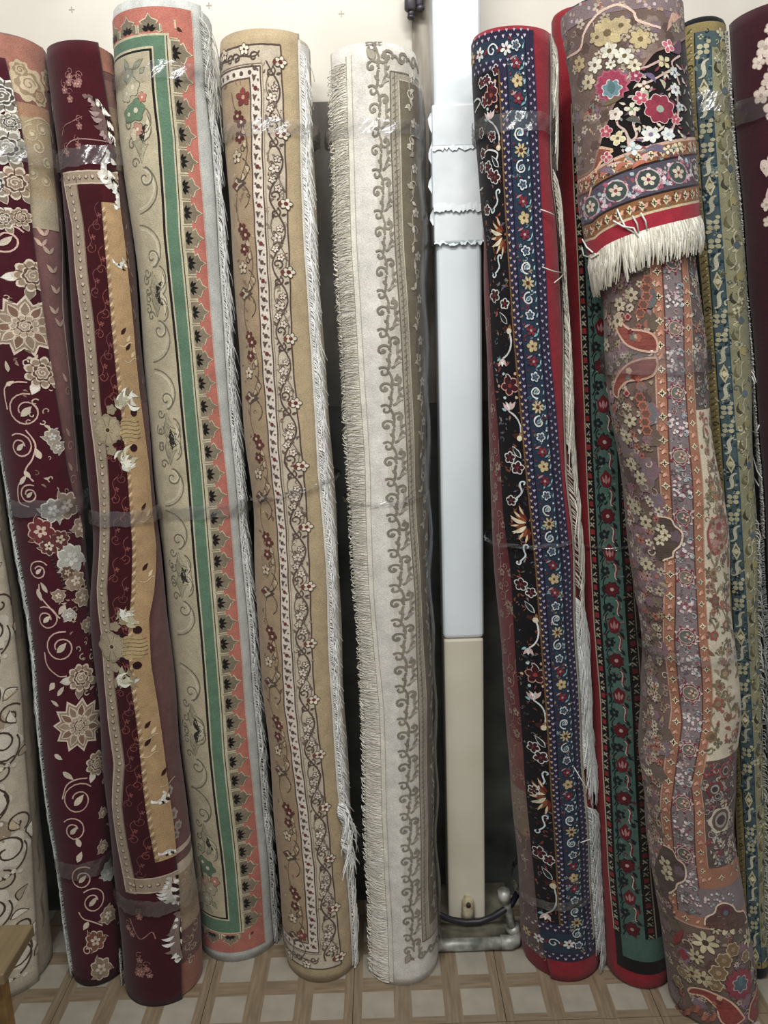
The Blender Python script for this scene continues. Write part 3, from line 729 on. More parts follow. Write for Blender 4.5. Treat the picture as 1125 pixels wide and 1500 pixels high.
rose_at(22, 268, 24, rot=.5); rose_at(8, 215, 26, 'c8c6ba', '8d8678', '4d443b'); rose_at(2, 140, 26, 'cfcdc2', '6f665a', '47403a'); rose_at(30, 318, 14); rose_at(4, 320, 16, 'c9c4b5')
rose_at(14, 180, 14, 'cfcdc2', '847a6b', '47403a'); rose_at(-8, 270, 20, 'cfcdc2', '847a6b', '47403a')
spir_at(8, 352, 24, 0.5, 1); spir_at(38, 602, 26, 1.2, 1); spir_at(30, 654, 20, 2.2, -1); spir_at(44, 724, 15, 1, 1)
spir_at(57, 836, 16, .5, 1); spir_at(69, 906, 19, 2, -1); spir_at(90, 948, 25, 1.2, 1)
spir_at(115, 1172, 27, .6, 1); spir_at(108, 1216, 20, 2.4, -1); spir_at(121, 1286, 20, .8, 1); spir_at(136, 1320, 22, 2.2, -1); spir_at(128, 1392, 8, 0, 1, leaf=False)
for q in ((10, 565, 22, 558, 6), (14, 545, 10, 528, 6), (36, 690, 46, 700, 8), (60, 672, 52, 656, 9), (30, 710, 40, 695, 7), (55, 862, 62, 880, 8), (70, 868, 60, 852, 7), (95, 885, 86, 900, 9), (80, 1000, 72, 1012, 9), (84, 1020, 94, 1005, 7), (86, 1035, 74, 1026, 6), (80, 1105, 92, 1112, 8), (92, 1130, 108, 1142, 9), (118, 1240, 112, 1226, 9), (114, 1262, 120, 1246, 9), (130, 1350, 122, 1362, 9)): lf(*q)
P.pxs([(12, 600), (8, 570), (22, 560), (40, 560)], .0030, PK, 2, sm=4); P.pxs([(38, 630), (52, 650), (48, 672), (38, 690), (50, 705)], .0030, PK, 2, sm=4)
P.pxs([(44, 742), (30, 735), (28, 712), (38, 700)], .0030, PK, 2, sm=4); P.pxs([(58, 855), (60, 872), (76, 892), (88, 905)], .0030, PK, 2, sm=4)
P.pxs([(66, 955), (70, 975), (85, 990), (98, 990)], .0030, PK, 2, sm=4); P.pxs([(92, 1170), (98, 1150), (112, 1142), (128, 1140)], .0030, PK, 2, sm=4)
P.pxs([(116, 1335), (122, 1345), (136, 1350), (150, 1355)], .0030, PK, 2, sm=4)
# white-grey lily clusters in the middle and at the foot
for (x, y, r, c1, c2) in ((78, 748, 18, 'c9c7bd', '8f8c82'), (98, 740, 20, 'b8ad9a', '7d6a58'), (60, 778, 20, 'c3a795', '6a2a2c'), (88, 790, 14, 'bfae97', '5e2e2c'), (118, 772, 16, 'c2b49e', '8f7862'), (104, 818, 22, 'c4c3b8', 'a9a79a'), (72, 800, 14, LT, '5e2e2c'), (110, 850, 16, LT, MD), (98, 838, 10, 'bda98f', DK), (120, 875, 14, LT, MD), (86, 872, 10, LT, MD),
                       (76, 640, 12, 'c8c2b4', '978c7c'), (84, 655, 10, 'c8c2b4', '978c7c'), (100, 900, 10, 'd0ccc0', 'aaa395'), (128, 915, 12, LT, MD),
                       (140, 1378, 17, LT, '7a4a38'), (148, 1418, 18, LT, MD), (158, 1340, 14, LT, MD), (150, 1240, 10, LT, MD), (160, 1275, 16, 'b9bcb4', '9da199'), (150, 1190, 8, LT, MD)):
    k = B.k(x, y); s0, z0 = P.px(x, y); R = r * k
    
    for q in range(3): a_ = x + q * 2.1; P.oleaf(s0 + R * .3 * math.cos(a_), z0 + R * .3 * math.sin(a_), s0 + R * 1.35 * math.cos(a_ + .3), z0 + R * 1.35 * math.sin(a_ + .3), R * .4, c2, c1, .001, 1, bend=.2)
    P.flower(s0, z0, R * .95, 7, c2, c1, 2, rot=x, line=c1, lw=R * .09, pw=.62); P.flower(s0, z0, R * .5, 5, c1, c2, 6, rot=x + 1, pw=.6)
for q in range(14): 
    s0, z0 = P.px(63 + q * 2.3, 790 + q * 5.0); P.disc(s0, z0, .0028, '3a3230', 5, 6)
P.done()
fringe(B, eL, 0.03, zpx(B, 5, 640), 420, 0.045, -1, droop=1.15, h=0.0, name='fringe', rad=.0012, cols=('dfe1dc', 'cfd2cd', 'bfc2bc'), spread=.25)
B.tape(222, 26); B.tape(745, 24); B.tape(1275, 26)

# ---------------------------------------------------------------- maroon carpet with beaded border flap
Cc = Roll('beaded_border_carpet', 'dusky brown rolled carpet with a wavy maroon flap edged in beige beads and gold',
          [(67, 79), (77, 169), (91, 236), (98, 350), (108, 500), (120, 620), (130, 700), (136, 800), (128, 870), (135, 950), (147, 1038), (152, 1150), (165, 1250), (178, 1380), (184, 1465)],
          [(174, 75), (188, 250), (202, 350), (219, 553), (237, 750), (247, 835), (260, 970), (270, 1100), (287, 1235), (299, 1336), (303, 1400)], (122, 57), (228, 1476), ytop=-.135)
Cc.body('6b4744', h=-0.010, capcol='6d4038')
eR = Cc.edge([(144, 61), (157, 135), (168, 203), (177, 304), (184, 350), (199, 519), (219, 688), (226, 760), (230, 801), (225, 869), (218, 903), (221, 970), (233, 1038), (241, 1100), (255, 1201), (263, 1303), (268, 1404), (268, 1458)]); eL = Cc.const(-1.9)
Cc.panel(eL, eR, 0.0, Cc.zt, '400914', h=0.0, name='maroon_flap', thick=0.010)
P = Pat(Cc, 'back_pattern', -0.010)
cR = Cc.const(1.75)
P.band(eR, cR, Cc.zt - .045, Cc.zt - .006, '9a6550', 0); P.band(eR, cR, zpx(Cc, 172, 158), zpx(Cc, 165, 118), '7d5a50', 0)
P.band(eR, cR, zpx(Cc, 182, 250), zpx(Cc, 172, 158), '8b765c', 0); P.band(eR, cR, zpx(Cc, 200, 590), zpx(Cc, 182, 250), '5a4038', 0)
P.band(eR, cR, zpx(Cc, 275, 1365), zpx(Cc, 275, 1275), '9a8468', 0); P.band(eR, cR, zpx(Cc, 275, 1275), zpx(Cc, 270, 1262), 'b7a692', 1); P.band(eR, cR, zpx(Cc, 270, 1248), zpx(Cc, 270, 1240), 'b7a692', 1)
P.band(eR, cR, 0.004, zpx(Cc, 285, 1405), '8f5a48', 0); P.band(eR, cR, zpx(Cc, 275, 1405), zpx(Cc, 275, 1365), '6c4a46', 0)
for k in range(26):
    z = random.uniform(.05, .36); s0 = float(eR(z)) + random.uniform(.01, .05); P.spiral(s0, z, random.uniform(.006, .012), 1, random.uniform(0, 6), 1, .002, random.choice(['b3a088', '8f7a68', 'a58f78']), 3)
for (x, y, r) in ((258, 1195, 10), (266, 1210, 8), (262, 1225, 7), (252, 1160, 8)):
    s0, z0 = P.px(x, y); k = Cc.k(x, y); P.scal(s0, z0, r * k, '9d8e84', 3, 6, .3); P.disc(s0, z0, r * k * .4, '7a6660', 4)
P.pxs([(262, 1138), (252, 1150), (247, 1170), (240, 1180)], .003, 'b29a90', 3, sm=4)
for k in range(40):
    z = random.uniform(zpx(Cc, 215, 640), Cc.zt - .08); s0 = float(eR(z)) + random.uniform(.004, .03)
    P.leaf(s0, z, s0 + random.uniform(-.01, .012), z + random.uniform(.008, .02), .004, random.choice(['8a7462', '75594e', '93806c']), 2)
P.done()
P = Pat(Cc, 'border_pattern', 0.0); P.clip = lambda S, Z: (np.minimum(S, eR(Z) - .001), Z)
bL = [(98, 282), (107, 330), (113, 400), (121, 470), (127, 540), (132, 600), (139, 650), (147, 740), (147, 800), (143, 860), (148, 930), (153, 1000), (160, 1060), (168, 1120), (165, 1180), (172, 1230), (182, 1285)]
e1 = Cc.edge(bL); e2 = Cc.edge([(x + (16 if y < 700 else 14), y) for x, y in bL])
i1 = Cc.edge([(149, 300), (153, 350), (160, 430), (166, 500), (172, 560), (180, 620), (186, 680), (190, 740), (194, 800), (193, 870), (188, 940), (193, 1010), (203, 1080), (210, 1150), (218, 1210), (226, 1252)])
i2 = lambda z: i1(z) + .0095
zA, zB = zpx(Cc, 175, 1300), zpx(Cc, 100, 262)
zin0, zin1 = zpx(Cc, 235, 1262), zpx(Cc, 165, 297)
P.band(e2, lambda z: i1(z) + .002, zA + .015, zB - .02, '38060f', 0)
P.band(i1, lambda z: eR(z) + .0, zin0, zin1, 'a68558', 1)
P.band(e1, e2, zA, zB, '93806a', 2); P.line(e1, zA, zB, .0035, 'b9a68e', 3); P.line(e2, zA, zB, .0025, '6f5a48', 3)
# horizontal runs of the beaded border at top and foot
def hrun(py0, py1, x0, L=2):
    za, zb = zpx(Cc, 200 if py0 > 800 else 140, py1), zpx(Cc, 200 if py0 > 800 else 140, py0)
    P.band(lambda z: e1(np.zeros_like(z) + (za if py0 > 800 else zb)) + np.zeros_like(z), eR, za, zb, '93806a', L, step=.005); return za, zb
t0, t1 = hrun(250, 268, 105); f0, f1 = hrun(1288, 1308, 190)
for z in (t0, t1, f0, f1): 
    s_ = np.linspace(float(e1(z)), float(eR(z)), 16); P.stroke(np.stack([s_, np.full(16, z)], -1), .003, 'b9a68e', 4)
n = int((zB - zA) / .0155)
for k in range(n):
    z = zA + .008 + k * .0155; s0 = float(e1(z) + e2(z)) / 2 + .0012 * math.sin(k * 1.7); P.disc(s0, z, .0045, '4e3c30', 3, 8); P.disc(s0 + .0005, z + .001, .0034, 'b8a78d', 4, 8)
for zz in ((t0 + t1) / 2, (f0 + f1) / 2):
    s0 = float(e1(zz)) + .02
    while s0 < float(eR(zz)): P.disc(s0, zz, .0045, '4e3c30', 4, 8); P.disc(s0, zz + .001, .0034, 'b8a78d', 5, 8); s0 += .0155
# rope along the gold band
n = int((zin1 - zin0) / .009)
for k in range(n):
    z = zin0 + k * .009; s0 = float(i1(z)); P.leaf(s0 - .001, z, s0 + .008, z + .009, .0045, 'c4ab84' if k % 2 else '8b6a4a', 3)
P.line(i1, zin0, zin1, .002, '7a5a3c', 2)
# thin scroll drawing on the maroon panel
for k in range(34):
    z = zA + .05 + k * (zB - zA - .1) / 34; w_ = float(i1(z) - e2(z)); s0 = float(e2(z)) + w_ * (.3 + .4 * (k % 2))
    c = '7c3f37' if k % 3 else '6d3a3c'
    P.spiral(s0, z, .011, 1.2, k, 1 if k % 2 else -1, .0014, c, 2); P.bez((s0 - .01, z), (s0 + .02, z + .015), (s0 - .02, z + .03), (s0 + .008, z + .045), .0014, c, 2); P.dots(s0 + .006, z + .02, .005, 4, c, '8c5a4c', 2)
# thin floral drawing on the top and foot flaps
def thin(x, y, n_, c='8f5f58'):
    for q in range(n_):
        xx, yy = x + random.uniform(-16, 16), y + random.uniform(-22, 22); s0, z0 = P.px(xx, yy); P.dots(s0, z0, .007, 5, c, 'b08a7c', 2); P.spiral(s0, z0 + .012, .008, 1, q, 1, .0013, c, 2)
thin(105, 125, 7); thin(108, 205, 3); thin(215, 1420, 7); thin(200, 1360, 3)
P.pxs([(92, 200), (95, 185), (105, 178), (120, 170)], .0015, '8f5f58', 2, sm=4); P.pxs([(95, 225), (103, 207), (125, 203), (165, 210)], .002, '9c7a72', 2, sm=4)
P.pxs([(190, 1345), (205, 1375), (222, 1365), (228, 1375)], .002, '9c6a60', 2, sm=4)
# white acanthus at the flap corners
def acanth(pts, w, n_, light, shade):
    Q = np.array([P.px(*p) for p in pts]); t = np.linspace(0, 1, n_); k_ = np.linspace(0, 1, len(Q)); X = np.interp(t, k_, Q[:, 0]); Z = np.interp(t, k_, Q[:, 1])
    P.stroke(np.stack([X, Z], -1), w * .9, shade, 4, True)
    for q in range(n_):
        a = -2.4 + .5 * math.sin(q); ll = w * (.7 + .5 * math.sin(math.pi * t[q])); P.leaf(X[q], Z[q], X[q] + ll * math.cos(a), Z[q] + ll * math.sin(a) + .012, w * .42, light if q % 3 else shade, 5, bend=.2)
        P.leaf(X[q] + w * .5, Z[q], X[q] + w * .5 + ll * .8, Z[q] - ll * .6, w * .5, 'e0dccf' if q % 2 else '2a1210', 5, bend=-.2)
acanth([(128, 140), (140, 150), (150, 175), (152, 195), (165, 208)], .022, 11, '9d8580', '6e5450')
acanth([(160, 222), (150, 245), (160, 265), (172, 280), (174, 305)], .020, 11, 'e3e4de', 'c4c2b8')
acanth([(250, 1285), (243, 1300), (247, 1315), (262, 1322)], .018, 9, 'e0e0d8', 'bdb9ae'); acanth([(262, 1335), (255, 1365), (258, 1395), (266, 1405)], .022, 11, 'e0e0d8', '7d6a60')
acanth([(243, 1160), (238, 1172), (228, 1176)], .012, 6, 'e6e6df', 'cfcbc0'); acanth([(255, 1245), (245, 1248), (238, 1252)], .012, 5, 'e6e6df', 'cfcbc0'); acanth([(183, 382), (176, 390), (170, 386)], .010, 5, 'd9e0d9', 'c4c6ba')
# the two grey flower clusters with crumpled white leaves
def cluster(x, y, dx):
    k = Cc.k(x, y); s0, z0 = P.px(x, y)
    P.scal(s0, z0, 24 * k, '8b7c60', 5, 8, .18); P.scal(s0, z0, 20 * k, '9b8c6e', 6, 8, .2); P.disc(s0, z0, 3 * k, '3a2c22', 7, 7)
    for q in range(10): a = q * .628; P.stroke([(s0 + 6 * k * math.cos(a), z0 + 6 * k * math.sin(a)), (s0 + 18 * k * math.cos(a), z0 + 18 * k * math.sin(a))], .0012, '73664e', 7)
    s1, z1 = P.px(x + dx, y); P.scal(s1, z1, 20 * k, 'a8905f', 5, 6, .25)
    for q in range(5): P.bez((s1 - 15 * k, z1 + (q - 2) * 6 * k), (s1, z1 + (q - 2) * 6 * k + 6 * k), (s1 + 6 * k, z1 + (q - 2) * 6 * k - 5 * k), (s1 + 18 * k, z1 + (q - 2) * 6 * k), .0015, '7a6038', 6)
    for sg in (1, -1):
        for q in range(16):
            a = random.uniform(0, 6.28); rr = random.uniform(0, 15); xx = x + 26 + rr * math.cos(a); yy = y - sg * (44 + rr * 1.3 * math.sin(a) * .8); ss, zz = P.px(xx, yy); a2 = random.uniform(0, 3.14); l_ = random.uniform(7, 13) * k
            P.leaf(ss - l_ * math.cos(a2), zz - l_ * math.sin(a2), ss + l_ * math.cos(a2), zz + l_ * math.sin(a2), random.uniform(5, 8) * k, random.choice(['cfcdbc', 'a9a284', 'dcdccf', '86795a', 'bdb898']), 6 + q % 3, bend=.25)
        ss, zz = P.px(x + 38, y - sg * 26); P.disc(ss, zz, 6 * k, '2c0d12', 7, 9); ss, zz = P.px(x + 16, y - sg * 18); P.disc(ss, zz, 4 * k, '2c0d12', 7, 9); ss, zz = P.px(x + 5, y - sg * 30); P.scal(ss, zz, 8 * k, '8b7c60', 6, 5, .3)
cluster(158, 630, 32); cluster(163, 948, 32)
for (x, y) in ((180, 485), (187, 508), (210, 742), (212, 830), (216, 1062), (216, 1088), (240, 1130)):
    s0, z0 = P.px(x, y); k = Cc.k(x, y); P.leaf(s0 - 4 * k, z0 - 5 * k, s0 + 5 * k, z0 + 5 * k, 6 * k, '3a1512', 4); P.leaf(s0 + 4 * k, z0 - 16 * k, s0 + 12 * k, z0 - 6 * k, 5 * k, 'd0b98f', 4); P.bez((s0 - 8 * k, z0 - 20 * k), (s0 + 4 * k, z0 - 28 * k), (s0 + 6 * k, z0 - 12 * k), (s0 + 14 * k, z0 - 18 * k), .002, 'c8b085', 4)
P.done()
Cc.tape(228, 26, tilt=.006); Cc.tape(760, 22); Cc.tape(1330, 24, tilt=-.004)
fringe(Cc, lambda z: np.zeros_like(np.asarray(z, float)) - 1.25 * Cc.R0, 0.01, 0.10, 46, .03, -1, droop=1.2, name='fringe', cols=('cfcfc6', 'b9b9af'))

# ---------------------------------------------------------------- green and coral carpet
Dd = Roll('green_coral_carpet', 'rolled carpet with sage floral field, green stripe and coral palmette border',
          [(164, 10), (174, 200), (197, 350), (215, 553), (233, 750), (254, 970), (265, 1100), (281, 1235), (296, 1400)],
          [(318, 20), (324, 203), (339, 350), (353, 553), (368, 720), (381, 869), (396, 1038), (406, 1200), (414, 1395)], (245, -6), (350, 1411))
Dd.body('a9aaa2', h=-0.009, capcol='b9b9b2')
eR = Dd.edge([(296, 20), (312, 203), (322, 350), (331, 519), (348, 700), (362, 869), (376, 1038), (388, 1201), (405, 1395)]); eL = Dd.const(-2.7)
Dd.panel(eL, eR, 0.0, Dd.zt, 'b6b8b2', h=0.0)
gl = [(219, 76), (231, 203), (240, 345), (257, 519), (273, 690), (288, 869), (302, 1038), (306, 1100), (321, 1235), (331, 1343)]
wd = lambda y, a, b: a + (b - a) * (y - 76) / (1343 - 76)
e0 = Dd.edge(gl); e1 = Dd.edge([(x + wd(y, 6, 5), y) for x, y in gl]); e2 = Dd.edge([(x + wd(y, 23, 19), y) for x, y in gl])
e3 = Dd.edge([(x + wd(y, 30, 25), y) for x, y in gl])
e4 = Dd.edge([(279, 15), (284, 101), (290, 203), (299, 338), (312, 519), (332, 695), (346, 869), (359, 1038), (364, 1100), (377, 1235), (389.5, 1387)])
zc0, zc1 = zpx(Dd, 370, 1390), zpx(Dd, 260, 12)       # coral
zg0, zg1 = zpx(Dd, 345, 1366), zpx(Dd, 232, 52)       # green outer
zk0, zk1 = zpx(Dd, 325, 1344), zpx(Dd, 215, 75)       # black line
P = Pat(Dd, 'border_stripes', 0.0)
P.band(eL, e4, zc0, zc1, 'b56857', 0)
P.band(eL, e3, zg0 - .004, zg1 + .004, 'b9b08f', 1); P.band(eL, lambda z: e2(z), zg0, zg1, '55765c', 2)
P.band(eL, lambda z: e1(z), zk0 - .008, zk1 + .008, 'b9b08f', 3); P.band(eL, lambda z: e1(z) - .003, zk0 - .004, zk1 + .004, '1d1a17', 4); P.band(eL, e0, zk0, zk1, 'aea283', 5)
P.line(lambda z: e2(z) + .004, zg0, zg1, .0018, '3a352b', 3)
P.done()
P = Pat(Dd, 'palmette_border', 0.0004)
W = .044
def crest(cu, cz, sc_u, pit, rot):
    pol = [(0.02, -.43), (.44, -.43), (.46, -.28), (.60, -.36), (.70, -.20), (.74, -.11), (1.0, 0), (.74, .11), (.70, .20), (.60, .36), (.46, .28), (.44, .43), (.02, .43)]
    def tr(q, m=1.0):
        out = []
        for u, v in q:
            u = .4 + (u - .4) * m; v = v * m
            a, b = u * sc_u, v * pit
            out.append((cu + a, cz + b) if rot == 0 else ((cu + b, cz + a) if rot == 1 else (cu + b, cz - a)))
        return out
    c0 = tr([(.36, 0)])[0]
    P.poly(tr(pol, 1.13), 'c3b794', 2, c0); P.poly(tr(pol), '7f735c', 3, c0)
    for (a, b, c, d) in ((.10, 0, .5, 0), (.12, -.04, .40, -.22), (.12, .04, .40, .22), (.10, -.02, .22, -.3), (.10, .02, .22, .3)):
        (x0, z0), (x1, z1) = tr([(a, b), (c, d)]); P.leaf(x0, z0, x1, z1, .0058, '191613', 4, 4)
    for v in (-.5, .5):
        (x0, z0), (x1, z1) = tr([(0, v), (.36, v)]); P.stroke([(x0, z0), (x1, z1)], .0045, 'c3b794', 2); P.stroke([(x0, z0), (x1, z1)], .0018, '8a7d64', 3)
P.into(lambda z: e3(z), e4, W)
n = int(round((zg1 - zg0) / .0468)); pit = (zg1 - zg0 - .01) / n
for k in range(n): crest(.001, zg0 + .005 + pit * (k + .5), W * .86, pit, 0)
P.m = None
for k in range(6):
    s0 = float(e2(zg1)) - .028 - k * .047; crest(s0, zg1 + .006, .030, .046, 1); s0 = float(e2(zg0)) - .024 - k * .047; crest(s0, zg0 - .006, .030, .046, 2)
for (z, sg) in ((zg1 + .018, 1), (zg0 - .018, -1)):
    s0 = float(e3(z)) + .012; P.stroke([(s0, z + .009 * sg), (s0, z - .004 * sg), (s0 + .011, z - .007 * sg)], .004, 'b9a983', 3); P.leaf(s0 + .002, z - .004 * sg, s0 + .012, z - .009 * sg, .006, '4a2c22', 4)
P.line(e4, zc0, zc1, .0016, 'cfa08a', 3)
P.done()
P = Pat(Dd, 'floral_field', 0.0007); P.clip = lambda S, Z: (np.minimum(S, e0(Z) - .002), Z)
OL, SH, LG = '6c6650', '8c8468', 'bfb598'
filler(P, lambda z: e0(z) - .07, lambda z: e0(z) - .006, zk0 + .12, zk1 - .13, 150, ['a19878', '938a6c', 'bdb396', '8d8568'], .009, 0, 3, 'lls')
def blossom(x, y, r, c, line='5e5a46', rot=0.):
    k = Dd.k(x, y); s0, z0 = P.px(x, y); P.scal(s0, z0, (r + 1) * k, line, 3, 5, .28, rot=rot); P.scal(s0, z0, r * k, c, 4, 5, .28, rot=rot); P.disc(s0, z0, r * .26 * k, 'cfc8ae', 5, 6)
for (x, y, r, c) in ((188, 112, 11, '9fa188'), (195, 128, 13, 'b3aa8c'), (186, 138, 12, 'b6ad90'), (200, 162, 16, '5c7a5a'), (190, 168, 12, '627d5e'), (209, 143, 7, 'b2705c'), (203, 190, 10, 'b9856e'), (199, 198, 9, 'bcae90'),
                     (304, 1272, 13, '587355'), (297, 1262, 10, '62795c'), (308, 1302, 11, 'aaa084'), (314, 1292, 8, 'a96e5b'), (303, 1315, 10, 'b2a98c'), (300, 1290, 9, 'ac8d74')): blossom(x, y, r, c, rot=x)
for (x0, y0, x1, y1, w) in ((188, 105, 182, 86, 8), (194, 102, 210, 86, 8), (205, 108, 212, 98, 6), (206, 205, 214, 218, 8), (200, 205, 202, 218, 7), (302, 1325, 312, 1338, 7), (298, 1322, 292, 1334, 7), (310, 1320, 318, 1332, 6), (296, 1250, 300, 1232, 7), (304, 1252, 310, 1238, 6)):
    a = P.px(x0, y0); b = P.px(x1, y1); k = Dd.k(x0, y0); P.oleaf(a[0], a[1], b[0], b[1], w * k, '8f9476', OL, .0012, 3)
ec = lambda z: e0(z) - .026
def acan(zc, sg, big=1.0):
    s0 = float(e0(zc)) - .030
    P.bez((s0 - .03, zc - .07 * sg), (s0 + .03, zc - .065 * sg), (s0 + .032, zc - .005 * sg), (s0 + .002, zc + .012 * sg), .0026, OL, 3, 18)
    P.bez((s0 - .03, zc - .062 * sg), (s0 + .022, zc - .058 * sg), (s0 + .024, zc - .005 * sg), (s0, zc + .006 * sg), .0045, LG, 2, 18)
    P.spiral(s0 - .002, zc - .008 * sg, .019, 1.15, 1.57 * sg, -sg, .0026, OL, 3); P.spiral(s0 - .002, zc - .008 * sg, .016, .9, 1.57 * sg, -sg, .003, LG, 2)
    for q in range(5):
        a = (1.0 + q * .33) * sg; x0, z0 = s0 - .004 + .002 * q, zc + (.018 + q * .006) * sg
        P.oleaf(x0, z0, x0 + .036 * math.cos(a) * (1 - .12 * q), z0 + .040 * math.sin(a), .0085, SH if q % 2 else 'a39a7c', OL, .0013, 3, bend=.18 * sg)
    P.leaf(s0 + .004, zc + .05 * sg, s0 + .022, zc + .088 * sg, .012, '2b271f', 4, bend=.2 * sg)
    P.oleaf(s0 - .006, zc + .052 * sg, s0 + .018, zc + .105 * sg, .012, LG, OL, .0014, 3, bend=-.22 * sg)
    P.bez((s0 + .012, zc + .07 * sg), (s0 + .03, zc + .08 * sg), (s0 + .028, zc + .11 * sg), (s0 + .012, zc + .115 * sg), .0024, OL, 4)
    for q in range(3): P.spiral(s0 - .02 - .003 * q, zc + (.02 + .035 * q) * sg, .011, 1.1, q, sg, .0024, OL, 3)
zs = [zpx(Dd, 210, y) for y in (255, 385, 480, 590, 690, 790, 880, 1010, 1110, 1190)]
for i, z in enumerate(zs): acan(z, 1 if i % 2 == 0 else -1)
P.done()
e9 = lambda z: eR(z) - .003
P = Pat(Dd, 'fringe_backing', -0.009); P.band(eR, lambda z: eR(z) + .05, .004, Dd.zt - .012, 'c2c5c0', 0); P.done()
P = Pat(Dd, 'selvedge', 0.0); P.line(e9, .01, Dd.zt - .01, .006, 'c8cac4', 3); P.done()
fringe(Dd, e9, 0.03, Dd.zt - .03, 620, 0.055, 1, droop=1.2, h=0.0, name='fringe', rad=.0010, cols=('eceeeb', 'dcdfdb', 'c9ccc8', 'f2f3f1'), spread=.3)
Dd.tape(103, 24); Dd.tape(750, 20)
f_ = fringe(Dd, lambda z: e9(z) - .01, Dd.zt - .16, Dd.zt - .02, 40, 0.09, 1, droop=1.2, h=0.004, name='loose_threads', rad=.0008, spread=.5, lift=.01)

# ---------------------------------------------------------------- tan carpet with vine borders
E = Roll('tan_vine_carpet', 'tan rolled carpet with brown vine borders and white fringe beside the ivory carpet',
         [(320, 51), (327, 135), (334, 270), (339, 350), (351, 519), (362, 688), (370, 720), (376, 869), (389, 1038), (395, 1100), (408, 1269), (418, 1404)],
         [(458, 60), (465, 203), (474, 372), (481, 519), (490, 620), (497, 700), (502, 830), (506, 970), (515, 1100), (521, 1201), (526, 1303), (530, 1421)], (388, 40), (468, 1440))
E.body('b7a98c', h=-0.009, capcol='8a7458')
eL = E.const(-2.7)
eR = E.edge([(440, 60), (444, 203), (449, 372), (460, 519), (469, 690), (482, 869), (490, 1038), (497, 1150), (502, 1201), (513, 1303), (519, 1421)])
E.panel(eL, eR, 0.0, E.zt, 'ab9670', h=0.0)
P = Pat(E, 'fringe_backing', -0.009); P.band(eR, lambda z: eR(z) + .045, .004, E.zt - .012, 'd8d6ce', 0); P.done()
ro = [(411, 64), (417, 203), (423, 372), (428, 519), (444, 688), (454, 869), (462, 1038), (469, 1100), (486, 1269), (500, 1416)]
ri = [(381, 98), (384, 203), (391, 372), (400, 519), (411, 688), (423, 869), (433, 1038), (440, 1100), (460, 1269), (467, 1394)]
rf = [(366, 117), (369, 203), (376, 372), (384, 519), (398, 688), (410, 869), (417, 1038), (427, 1100), (445, 1269), (452, 1378)]
eo, ei, ef = E.edge(ro), E.edge(ri), E.edge(rf)
zo0, zo1 = zpx(E, 470, 1418), zpx(E, 380, 64); zi0, zi1 = zpx(E, 445, 1392), zpx(E, 360, 98); zf0, zf1 = zpx(E, 435, 1376), zpx(E, 350, 117)
BR = '55443a'
P = Pat(E, 'border_bands', 0.0)
P.band(eL, eo, zo0, zo1, 'b9ab93', 0); P.band(eL, ei, zi0, zi1, 'cdc0b0', 1); P.band(eL, ef, zf0, zf1, '9f8766', 2)
def frame(e, z0, z1, w, col, L):
    P.line(e, z0, z1, w, col, L, wob=.0006)
    for z in (z0, z1):
        s_ = np.linspace(-.2, float(e(z)), 40); P.stroke(np.stack([s_, np.full(40, z)], -1), w, col, L)
frame(eo, zo0, zo1, .003, BR, 3); frame(ei, zi0, zi1, .0026, BR, 4); frame(ef, zf0, zf1, .0026, BR, 5); frame(lambda z: ei(z) + .0045, zi0 - .0045, zi1 + .0045, .0015, '8d7a66', 4)
P.done()
P = Pat(E, 'vine_border', 0.0007)
W = .034
P.into(lambda z: ei(z) + .003, eo, W)
pit = .1265; n = int((zo1 - zo0) / pit); pit = (zo1 - zo0 - .05) / n
def bud(u, z, r, c1='8a6a5c', L=3):
    P.flower(u, z, r, 5, 'cfc3b0', c1, L, rot=z * 50, line=BR, lw=.0012)
for k in range(n + 1):
    z = zo0 + .02 + k * pit
    # blossom on the outer edge
    P.flower(W * .97, z, .0105, 5, 'd9cdb4', '6b2f28', 4, rot=0, line=BR, lw=.0014); P.disc(W * .72, z, .006, '6b3a30', 5, 8); P.disc(W * .95, z, .004, '6b2f28', 7, 7)
    if k == n: break
    zc = z + pit / 2
    t = np.linspace(0, 1, 26)
    P.stroke(np.stack([W * (.52 - .34 * np.sin(t * 2 * math.pi + .9)), z + pit * t], -1), .0026, BR, 3)
    P.stroke(np.stack([W * (.52 + .34 * np.sin(t * 2 * math.pi + .5)), z + pit * t], -1), .0018, '7a685a', 2)
    P.spiral(W * .42, z + .016, .0095, 1.1, -1.2, 1, .0022, BR, 4); P.spiral(W * .42, z - .016 + pit, .0095, 1.1, 1.2, -1, .0022, BR, 4)
    filler(P, lambda z: ei(z) + .004, lambda z: eo(z) - .002, z, z + pit, 16, ['6d5a4c', '8d7a68', '9a8774', '7a5a4e'], .0048, 1, k, 'lsl'); bud(W * .45, zc, .0085); bud(W * .62, zc + .018, .006, '7a3d33'); bud(W * .60, z + .028, .0065, '7a3d33'); bud(W * .34, z + .044, .006)
    for (u, dz, a) in ((.25, .052, .8), (.7, .048, 2.2), (.28, .078, -.8), (.75, .085, 3.6), (.3, .1, 1.5), (.7, .105, .4), (.22, .026, 2.), (.78, .03, -1.)):
        P.leaf(W * u, z + dz, W * u + .010 * math.cos(a), z + dz + .010 * math.sin(a), .0045, BR if dz > .08 else '6d5a4c', 4)
P.m = None
